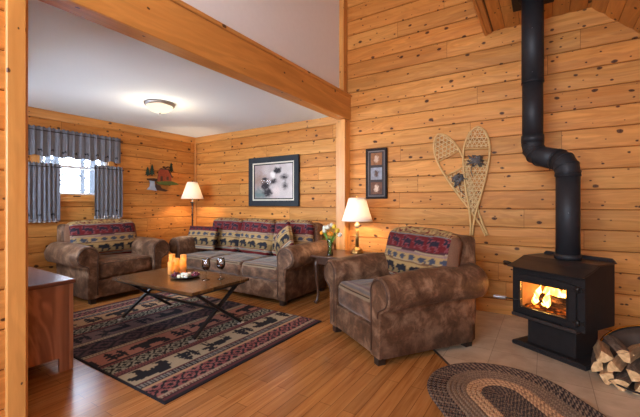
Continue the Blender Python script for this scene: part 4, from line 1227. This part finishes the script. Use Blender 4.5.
LOGS = [  # across, along, z, radius, length, roll deg, yaw jitter deg, pitch deg, round, label
 (-.255, -.03, .105, .036, .34, 30, 10, 0, False, 'split log at the left end of the bottom row in the basket'),
 (-.175, -.09, .072, .036, .36, 200, 4, 0, False, 'split log second from the left in the bottom row of firewood'),
 (-.095, -.12, .066, .037, .36, 80, -4, 0, False, 'split log third from the left in the bottom row of firewood'),
 (-.015, -.13, .066, .038, .36, 150, 3, 0, False, 'split log at the middle front of the bottom row'),
 (.065, -.12, .066, .038, .36, 300, 2, 0, False, 'split log in the bottom row, right of the middle front one'),
 (.150, -.09, .078, .038, .34, 20, -6, 0, False, 'split log near the right end of the bottom row'),
 (-.225, -.05, .176, .035, .33, 250, 14, 2, False, 'split log leaning at the left edge of the second row, nearest the stove'),
 (-.140, -.07, .143, .034, .35, 10, -3, 0, False, 'split log in the second row, above the second bottom log'),
 (-.055, -.09, .138, .036, .35, 120, 6, 0, False, 'split log in the middle of the second row of firewood'),
 (.030, -.10, .140, .036, .35, 210, -2, 0, False, 'split log in the second row, right of the middle'),
 (.115, -.08, .146, .037, .34, 60, 3, 0, False, 'split log in the second row near the right side of the basket'),
 (.200, -.05, .160, .036, .32, 330, -4, 0, False, 'split log at the right end of the second row'),
 (-.155, .0, .222, .030, .32, 95, 24, 0, False, 'split log on top of the pile at the left, its end towards the room'),
 (-.075, -.02, .212, .032, .33, 300, -8, 0, False, 'split log in the third row of the pile, left of the centre'),
 (.005, -.05, .212, .032, .33, 30, 5, 0, False, 'split log in the third row of the pile at the centre'),
 (.090, -.04, .220, .036, .33, 180, -5, 0, False, 'large split log in the third row of the pile, right of the centre'),
 (.170, -.02, .236, .034, .32, 75, 4, 0, False, 'split log in the third row at the right of the pile'),
 (.05, .03, .290, .032, .32, 20, 40, 0, False, 'split log lying askew on the top of the pile'),
]
for i, (a, b, z, r_, ln, ro, yj, pt, rd_, lab) in enumerate(LOGS):
    p_ = Vector((BX, BY)) + cr * (a - .035) * 1.08 + al * (b + .0)
    split_log(lab, (p_.x, p_.y, z - .028), r_ * 1.1, ln * .9, ey + R(yj), R(ro), R(pt), i + 3, rd_)
m = M()

# ------------------------------------------------------------------ framed pictures
m_slate = plain('slate_blue_frame', (.030, .034, .040), .55, spec=.12, var=.25, vs=8)
m_linen = plain('cream_mat', (.72, .66, .54), .8)
m_picglass = glassmat('picture_glass', (1, 1, 1), 0, 1.15)
def canvas(x0, x1, z0, z1, y, fn, n=70, mm=None):
    m = mm or M(); k = int(n * (z1 - z0) / (x1 - x0)); ids = {}
    for i in range(n + 1):
        for j in range(k + 1): ids[i, j] = m.vert((x0 + (x1 - x0) * i / n, y, z0 + (z1 - z0) * j / k), fn(i / n, j / k))
    for i in range(n):
        for j in range(k): m.face([ids[i, j], ids[i + 1, j], ids[i + 1, j + 1], ids[i, j + 1]])
    return m
def blot(u, v, cx, cy, rx, ry): return max(0, 1 - math.hypot((u - cx) / rx, (v - cy) / ry) + .35 * mn.noise(Vector((u * 14, v * 14, cx * 9))))
def mixv(a, b, f): f = max(0, min(1, f)); return tuple(x + (y - x) * f for x, y in zip(a, b))
def print1(u, v):
    c = mixv(srgb(168, 150, 146), srgb(206, 196, 192), u * .8 + .4 * mn.noise(Vector((u * 5, v * 5, 1))))
    c = mixv(c, srgb(150, 120, 104), blot(u, v, .12, .55, .3, .3))
    c = mixv(c, srgb(110, 124, 122), blot(u, v, .12, .12, .35, .25) * 1.3)
    for (cx, cy, rx, ry, f) in ((.30, .38, .17, .17, 3), (.36, .17, .16, .14, 3), (.28, .58, .10, .06, 3), (.52, .50, .12, .11, 2.4), (.60, .82, .13, .12, 3), (.78, .62, .12, .12, 2.2), (.80, .36, .10, .14, 1.8)):
        c = mixv(c, srgb(52, 46, 50), blot(u, v, cx, cy, rx, ry) * f * .8 * (.75 + .5 * mn.noise(Vector((u * 30, v * 30, 4)))))
    c = mixv(c, srgb(228, 220, 216), blot(u, v, .50, .70, .08, .12) * 2)
    c = mixv(c, srgb(214, 196, 190), blot(u, v, .58, .22, .12, .22) * 1.6)
    return c
m_print = painted('printed_paper', .6, False)
t = thing('framed_picture', 'large framed misty wildlife print in a slate blue frame above the sofa', 'picture', (-3.578, YW - .006, 1.538))
w2, h2 = .508, .388
m = M(); m.ring_frame(-w2, w2, -h2, h2, .088, -.040, -.002, bev=.006); m.build('frame', m_slate, t)
m = M(); m.ring_frame(-w2 + .086, w2 - .086, -h2 + .086, h2 - .086, .022, -.030, -.003, bev=.003); m.build('inner_fillet', m_linen, t)
m = M(); m.ring_frame(-w2 + .106, w2 - .106, -h2 + .106, h2 - .106, .018, -.024, -.003, bev=.002); m.build('mat', m_iron, t)
m = canvas(-w2 + .12, w2 - .12, -h2 + .12, h2 - .12, -.016, print1, 100); m.build('print', m_print, t, solid=.002)
m = M(); m.box((0, -.021, 0), (2 * w2 - .23, .0015, 2 * h2 - .23)); m.build('glass', m_picglass, t)

t = thing('framed_picture', 'narrow upright dark frame holding three small square pictures on the big log wall', 'picture', (-1.835, YW - .006, 1.58))
w2, h2 = .147, .326
m = M(); m.ring_frame(-w2, w2, -h2, h2, .030, -.036, -.002, bev=.005); m.build('frame', plain('espresso_frame', (.018, .012, .011), .6, spec=.12), t)
m = M(); m.ring_frame(-w2 + .028, w2 - .028, -h2 + .028, h2 - .028, .014, -.030, -.004, bev=.004); m.build('inner_rim', plain('pewter_rim', (.14, .12, .12), .5, .2), t)
m = M(); m.box((0, -.012, 0), (2 * w2 - .08, .012, 2 * h2 - .08)); m.build('backing', plain('dark_matboard', (.035, .028, .028), .7), t)
for k, (cz, ca, cb) in enumerate(((.19, srgb(110, 72, 44), srgb(176, 150, 128)), (.0, srgb(112, 116, 126), srgb(78, 60, 54)), (-.19, srgb(84, 56, 42), srgb(190, 170, 150)))):
    def pf(u, v, ca=ca, cb=cb, k=k):
        c = mixv(ca, tuple(x * 1.5 for x in ca), .5 + mn.noise(Vector((u * 4, v * 4, k))))
        return mixv(c, cb, (blot(u, v, .5, .5, .26, .36)) * 2.2)
    m = canvas(-.078, .078, cz - .078, cz + .078, -.021, pf, 36); m.build('print', m_print, t, solid=.002)

# ------------------------------------------------------------------ cut-metal cabin scene on the window wall
t = thing('wall_art', 'cut-out red cabin, pine tree and waterfall scene hanging on the window wall', 'wall decoration', (XW + .006, 3.545, 1.62))
def cut(name, polys, x0, x1, mat, bev=.001):
    m = M()
    for p in polys: m.prism(p, x0, x1, 'yz')
    return m.build(name, mat, t, bevel=bev)
def pine(cx, z0, h, w):
    p = [(cx - w * .1, z0), (cx - w * .1, z0 + h * .12)]
    for k in range(4): zz = z0 + h * (.12 + .2 * k); ww = w * (1 - .2 * k); p += [(cx - ww / 2, zz), (cx - ww * .22, zz + h * .17)]
    p += [(cx, z0 + h)]
    for k in (3, 2, 1, 0): zz = z0 + h * (.12 + .2 * k); ww = w * (1 - .2 * k); p += [(cx + ww * .22, zz + h * .17), (cx + ww / 2, zz)]
    return p + [(cx + w * .1, z0 + h * .12), (cx + w * .1, z0)]
mg = plain('dark_green_paint', (.02, .045, .03), .5, var=.3); mr = plain('barn_red_stain', (.30, .055, .022), .6, var=.45, vs=30); mgr = plain('mossy_green_paint', (.10, .14, .03), .6, var=.4)
ml = plain('pale_blue_paint', (.42, .46, .56), .5, var=.25); mb_ = plain('dark_rust', (.07, .028, .018), .5, var=.4)
cut('cabin', [[(-.10, -.06), (-.085, .10), (-.055, .155), (.10, .145), (.155, .03), (.155, -.07)]], .018, .034, mr)
cut('roof', [[(-.07, .15), (-.045, .165), (.10, .158), (.18, .02), (.165, .012), (.095, .14), (-.055, .148)]], .030, .044, mb_)
cut('chimney', [[(.03, .15), (.03, .175), (.09, .21), (.16, .19), (.165, .175), (.10, .19), (.06, .17), (.06, .15)]], .020, .032, mb_)
cut('window_pane', [[(.06, -.03), (.06, .03), (.10, .03), (.10, -.03)], [(-.05, -.05), (-.05, .03), (-.01, .03), (-.01, -.05)]], .034, .038, mb_, 0)
cut('pine_tree', [pine(-.265, .02, .15, .10)], .012, .022, mg); cut('pine_tree', [pine(-.19, .03, .19, .10)], .014, .026, mg); cut('pine_tree', [pine(.165, .11, .17, .10)], .006, .016, mg)
cut('ground', [[(-.12, -.065), (-.09, -.105), (.05, -.12), (.30, -.10), (.26, -.07), (.16, -.045), (.02, -.05)]], .022, .038, mgr)
cut('rocks', [[(-.28, -.02), (-.27, -.045), (-.12, -.06), (-.09, -.02), (-.16, -.01)], [(-.14, -.14), (-.10, -.205), (.05, -.225), (.10, -.205), (-.02, -.17), (-.05, -.13), (-.12, -.10)]], .012, .026, mb_)
cut('waterfall', [[(-.235, -.05), (-.22, -.09), (-.23, -.15), (-.28, -.20), (-.10, -.215), (-.13, -.16), (-.145, -.09), (-.14, -.05)]], .006, .016, ml)
m = M(); m.box((.008, .03, .05), (.018, .03, .03)); m.build('hanger', m_iron, t)

# ------------------------------------------------------------------ snowshoes
m_ash = plain('bent_ash_wood', (.60, .36, .13), .42, var=.25, vs=14); m_raw = plain('rawhide_lacing', (.70, .49, .23), .5, var=.25, vs=25); m_strap = plain('grey_leather_strap', (.10, .088, .085), .5, var=.5, vs=30)
def snowshoe(label, tail, tip, y, hw, flip, bars, fb):
    T = Vector((tail[0], 0, tail[1])); Dv = Vector((tip[0], 0, tip[1])) - T; Ln = Dv.length; Dv.normalize()
    ang = math.atan2(Dv.x, Dv.z)
    t = thing('snowshoe', label, 'snowshoe', (tail[0], y, tail[1]), 0, 'pair of snowshoes on the wall'); t.rotation_euler = (0, ang, 0)
    def half(f):   # half width at fraction f of the length
        pts = [(0, .011), (.10, .012), (.2, .028), (.3, .052), (.4, .078), (.5, .10), (.6, .118), (.7, .130), (.78, .132), (.85, .122), (.91, .100), (.955, .072), (.985, .040), (1, .0)]
        for (a, b), (c, d) in zip(pts, pts[1:]):
            if f <= c: return (b + (d - b) * (f - a) / (c - a)) * hw / .132
        return 0
    fs = [i / 60 for i in range(0, 51)] + [.85 + .15 * math.sin(PI / 2 * i / 14) for i in range(1, 15)]
    left = [(-half(f), 0, f * Ln) for f in fs]; right = [(half(f), 0, f * Ln) for f in reversed(fs[:-1])]
    m = M(); m.tube(left + right, .0115, 8); m.build('frame', m_ash, t)
    for f in bars:
        m = M(); m.tube([(-half(f), 0, f * Ln), (half(f), 0, f * Ln)], .008, 8); m.build('crossbar', m_ash, t)
    m = M()
    def inside(x, z): f = z / Ln; return 0 < f < 1 and abs(x) < half(f) - .002
    def clipline(p, d, lo, hi, yo):
        run = []; s = -1.0
        while s < 1.0:
            x, z = p[0] + d[0] * s, p[1] + d[1] * s
            ok = inside(x, z) and lo * Ln <= z <= hi * Ln
            if ok: run.append((x, yo, z))
            if (not ok or s + .01 >= 1.0) and run:
                if len(run) > 1: m.tube([run[0], run[-1]], .0042, 5, caps=False)
                run = []
            s += .01
    for lo, hi in ((.22, bars[0] - .01), (bars[1] + .01, .99)):
        zc = (lo + hi) / 2 * Ln; a = R(62)
        for k in range(-11, 12):
            clipline((k * .047, zc), (math.cos(a), math.sin(a)), lo, hi, -.004); clipline((k * .047, zc), (-math.cos(a), math.sin(a)), lo, hi, .004)
        zz = lo * Ln + .02
        while zz < hi * Ln: clipline((0, zz), (1, 0), lo, hi, 0); zz += .044
    m.build('lacing', m_raw, t)
    m = M(); rr = random.Random(int(hw * 1000) + flip)
    for i in range(15):
        x0 = rr.uniform(-.09, .0); x1 = rr.uniform(.0, .09); z0 = Ln * (fb + rr.uniform(-.055, .055)); z1 = Ln * (fb + rr.uniform(-.055, .055))
        m.tube([(x0, -.012, z0), (x0 * .5, -.045, (z0 + z1) / 2 + rr.uniform(-.03, .04)), (x1 * .6, -.05, (z0 + z1) / 2 + rr.uniform(-.03, .04)), (x1, -.012, z1)], .0075, 6)
    m.tube([(-.03, -.02, (fb - .03) * Ln), (-.04, -.03, (fb - .09) * Ln), (-.02, -.026, (fb - .14) * Ln)], .004, 5)
    m.build('binding', m_strap, t)
snowshoe('left snowshoe, tilted with its tip to the left, tail crossing behind the upright one', (-.535, .843), (-1.06, 2.006), YW - .021, .136, -1, (.62, .77), .535)
snowshoe('right snowshoe, nearly upright and laid over the tail of the tilted one', (-.688, .837), (-.622, 2.04), YW - .050, .135, 1, (.70, .80), .685)

# ------------------------------------------------------------------ curtains
m_cloth = painted('grey_blue_curtain_cloth', .9)
m_hem = plain('white_lining', (.8, .8, .82), .8)
def curtain(name, label, y0, y1, z0, z1, pleats, seed, bearz, scallop=0.0, header=.045):
    rr = random.Random(seed); n = int((y1 - y0) / .005); k = int((z1 - z0) / .012); m = M(); ids = {}
    phs = [rr.uniform(0, 6) for _ in range(4)]
    t = thing(name, label, 'curtain', (XW, (y0 + y1) / 2, z1))
    yc = (y0 + y1) / 2
    for i in range(n + 1):
        u = i / n
        for j in range(k + 1):
            v = j / k; z = z0 + (z1 - z0) * v; y = y0 + (y1 - y0) * u
            top = max(0, (v - (1 - header / (z1 - z0) * 2)) / (header / (z1 - z0) * 2))
            amp = (.010 + .007 * mn.noise(Vector((u * 6, seed, 0)))) * (1 - .5 * top) + .003
            w = math.sin(2 * PI * pleats * u + phs[0] + .8 * math.sin(5 * u + phs[1])) + .4 * math.sin(2 * PI * pleats * 2.3 * u + phs[2])
            x = .062 + amp * w * .8 - .012 * top * (1 - abs(2 * top - 1))
            if abs(z - (z1 - header)) < .012: x -= .0
            zz = z + (.008 * math.sin(2 * PI * pleats * 1.7 * u + phs[3]) if v > .98 else 0) - scallop * (1 - v) * math.sin(2 * PI * pleats / 2 * u)
            c = srgb(112, 112, 120); f = (z - bearz) / .03; kk = (y / .135) % 1
            n_ = mn.noise(Vector((y * 120, z * 15, seed)))
            c = tuple(q * (1 + .18 * n_) for q in c)
            if hit(BEAR, (kk - .3) / .38, f): c = srgb(18, 18, 24)
            ids[i, j] = m.vert((x, y - yc + .004 * math.cos(2 * PI * pleats * u), zz - z1), c)
    for i in range(n):
        for j in range(k): m.face([ids[i, j], ids[i + 1, j], ids[i + 1, j + 1], ids[i, j + 1]], sm=True)
    m.build('cloth', m_cloth, t, solid=.0015)
    m = M(); prev = None
    for i in range(n + 1):
        p = m.v and None
        a = ids[i, 0]
        u = i / n
    m2 = M(); src = [(ids[i, 0]) for i in range(0, n + 1)]
    return t, header
def curtain_full(*a, hem=True, **k):
    t, header = curtain(*a, **k)
    name, label, y0, y1, z0, z1 = a[:6]
    m = M(); m.tube([(.062, -(y1 - y0) / 2 - .03, -header), (.062, (y1 - y0) / 2 + .03, -header)], .006, 8)
    for s in (-1, 1): m.box((.034, s * ((y1 - y0) / 2 + .026), -header), (.062, .008, .014), .001)
    m.build('curtain_rod', m_iron, t)
    if hem:
        m = M(); n = 60
        top = [m.vert((.052 + .014 * math.sin(2 * PI * 9 * i / n), (y1 - y0) * (i / n - .5) * .96, -(z1 - z0) + .03)) for i in range(n + 1)]
        bot = [m.vert((.052 + .014 * math.sin(2 * PI * 9 * i / n), (y1 - y0) * (i / n - .5) * .96, -(z1 - z0) - .014 + .005 * math.sin(i * .9))) for i in range(n + 1)]
        for i in range(n): m.face([top[i], top[i + 1], bot[i + 1], bot[i]], sm=True)
        m.build('lining_hem', m_hem, t, solid=.001)
curtain_full('valance', 'grey gathered valance with small bears across the top of the alcove window', 1.64, 2.83, 1.805, 2.175, 13, 2, 1.865, scallop=.012, hem=False)
curtain_full('curtain', 'grey cafe curtain panel on the left side of the alcove window', 1.54, 2.035, .965, 1.715, 9, 3, 1.035)
curtain_full('curtain', 'grey cafe curtain panel on the right side of the alcove window', 2.455, 2.85, .985, 1.745, 7, 4, 1.07)

# ------------------------------------------------------------------ light and camera
w = bpy.data.worlds.new('World'); scene.world = w; w.use_nodes = True; nt = w.node_tree
bg = nt.nodes['Background']
tc = N(nt, 'ShaderNodeTexCoord'); sp = N(nt, 'ShaderNodeSeparateXYZ'); L(nt, tc.outputs['Generated'], sp.inputs[0])
L(nt, ramp(nt, [(.45, (.80, .89, 1)), (.6, (.76, .87, 1)), (1, (.62, .78, 1))], mathn(nt, 'MULTIPLY_ADD', sp.outputs['Z'], .5)), bg.inputs['Color'])
for nd in nt.nodes:
    if nd.type == 'MATH': nd.inputs[2].default_value = .5
bg.inputs['Strength'].default_value = SKY = 13.5
def portal(name, loc, rot, sx, sy):
    l = bpy.data.lights.new(name, 'AREA'); l.shape = 'RECTANGLE'; l.size = sx; l.size_y = sy; l.cycles.is_portal = True
    o = bpy.data.objects.new(name, l); COL.objects.link(o); o.location = loc; o.rotation_euler = rot; return o
portal('window_portal', (XW - .15, (WIN[0] + WIN[1]) / 2, (WIN[2] + WIN[3]) / 2), (0, R(-90), 0), WIN[3] - WIN[2], WIN[1] - WIN[0])
portal('window_portal', (XB + (RW[0] + RW[1]) / 2, RY0 - .15, (RW[2] + RW[3]) / 2), (R(90), 0, 0), RW[1] - RW[0], RW[3] - RW[2])
portal('window_portal', (XW + (WN[0] + WN[1]) / 2, .45, (WN[2] + WN[3]) / 2), (R(90), 0, 0), WN[1] - WN[0], WN[3] - WN[2])
portal('window_portal', (RX1 + .15, RY0 + (RS[0] + RS[1]) / 2, (RS[2] + RS[3]) / 2), (0, R(90), 0), RS[3] - RS[2], RS[1] - RS[0])
# unseen hanging lamp added to brighten the main room, behind and above the camera
t = thing('added_pendant_light', 'added unseen white glass globe lamp hanging from the cathedral ceiling behind the camera', 'light', (-1.1, -.9, 4.5))
m = M(); m.tube([(0, 0, .14), (0, 0, -1.1)], .006, 6); m.build('cord', m_iron, t)
m = M(); m.lathe([(.16 * math.sin(PI * i / 12) if 0 < i < 12 else 0, -1.25 + .16 * math.cos(PI * i / 12)) for i in range(13)], 24); m.build('globe', emissive('added_globe_glow', (1, .86, .70), 60), t)

cam = bpy.data.cameras.new('Camera'); co = bpy.data.objects.new('Camera', cam); COL.objects.link(co)
co.location = (0, 0, 1.2); co.rotation_euler = (R(90), 0, math.atan(225 / 350)); cam.sensor_width = 36; cam.lens = 36 * 350 / 640; cam.shift_y = -5.5 / 640
cam.clip_start = .05; scene.camera = co
vs_ = scene.view_settings; vs_.view_transform = 'Standard'; vs_.look = 'None'; vs_.gamma = 1; vs_.use_curve_mapping = False; vs_.exposure = 0.6
scene.cycles.max_bounces = 8; scene.cycles.diffuse_bounces = 5; scene.cycles.transparent_max_bounces = 12; scene.cycles.sample_clamp_indirect = 6
scene.cycles.use_denoising = True
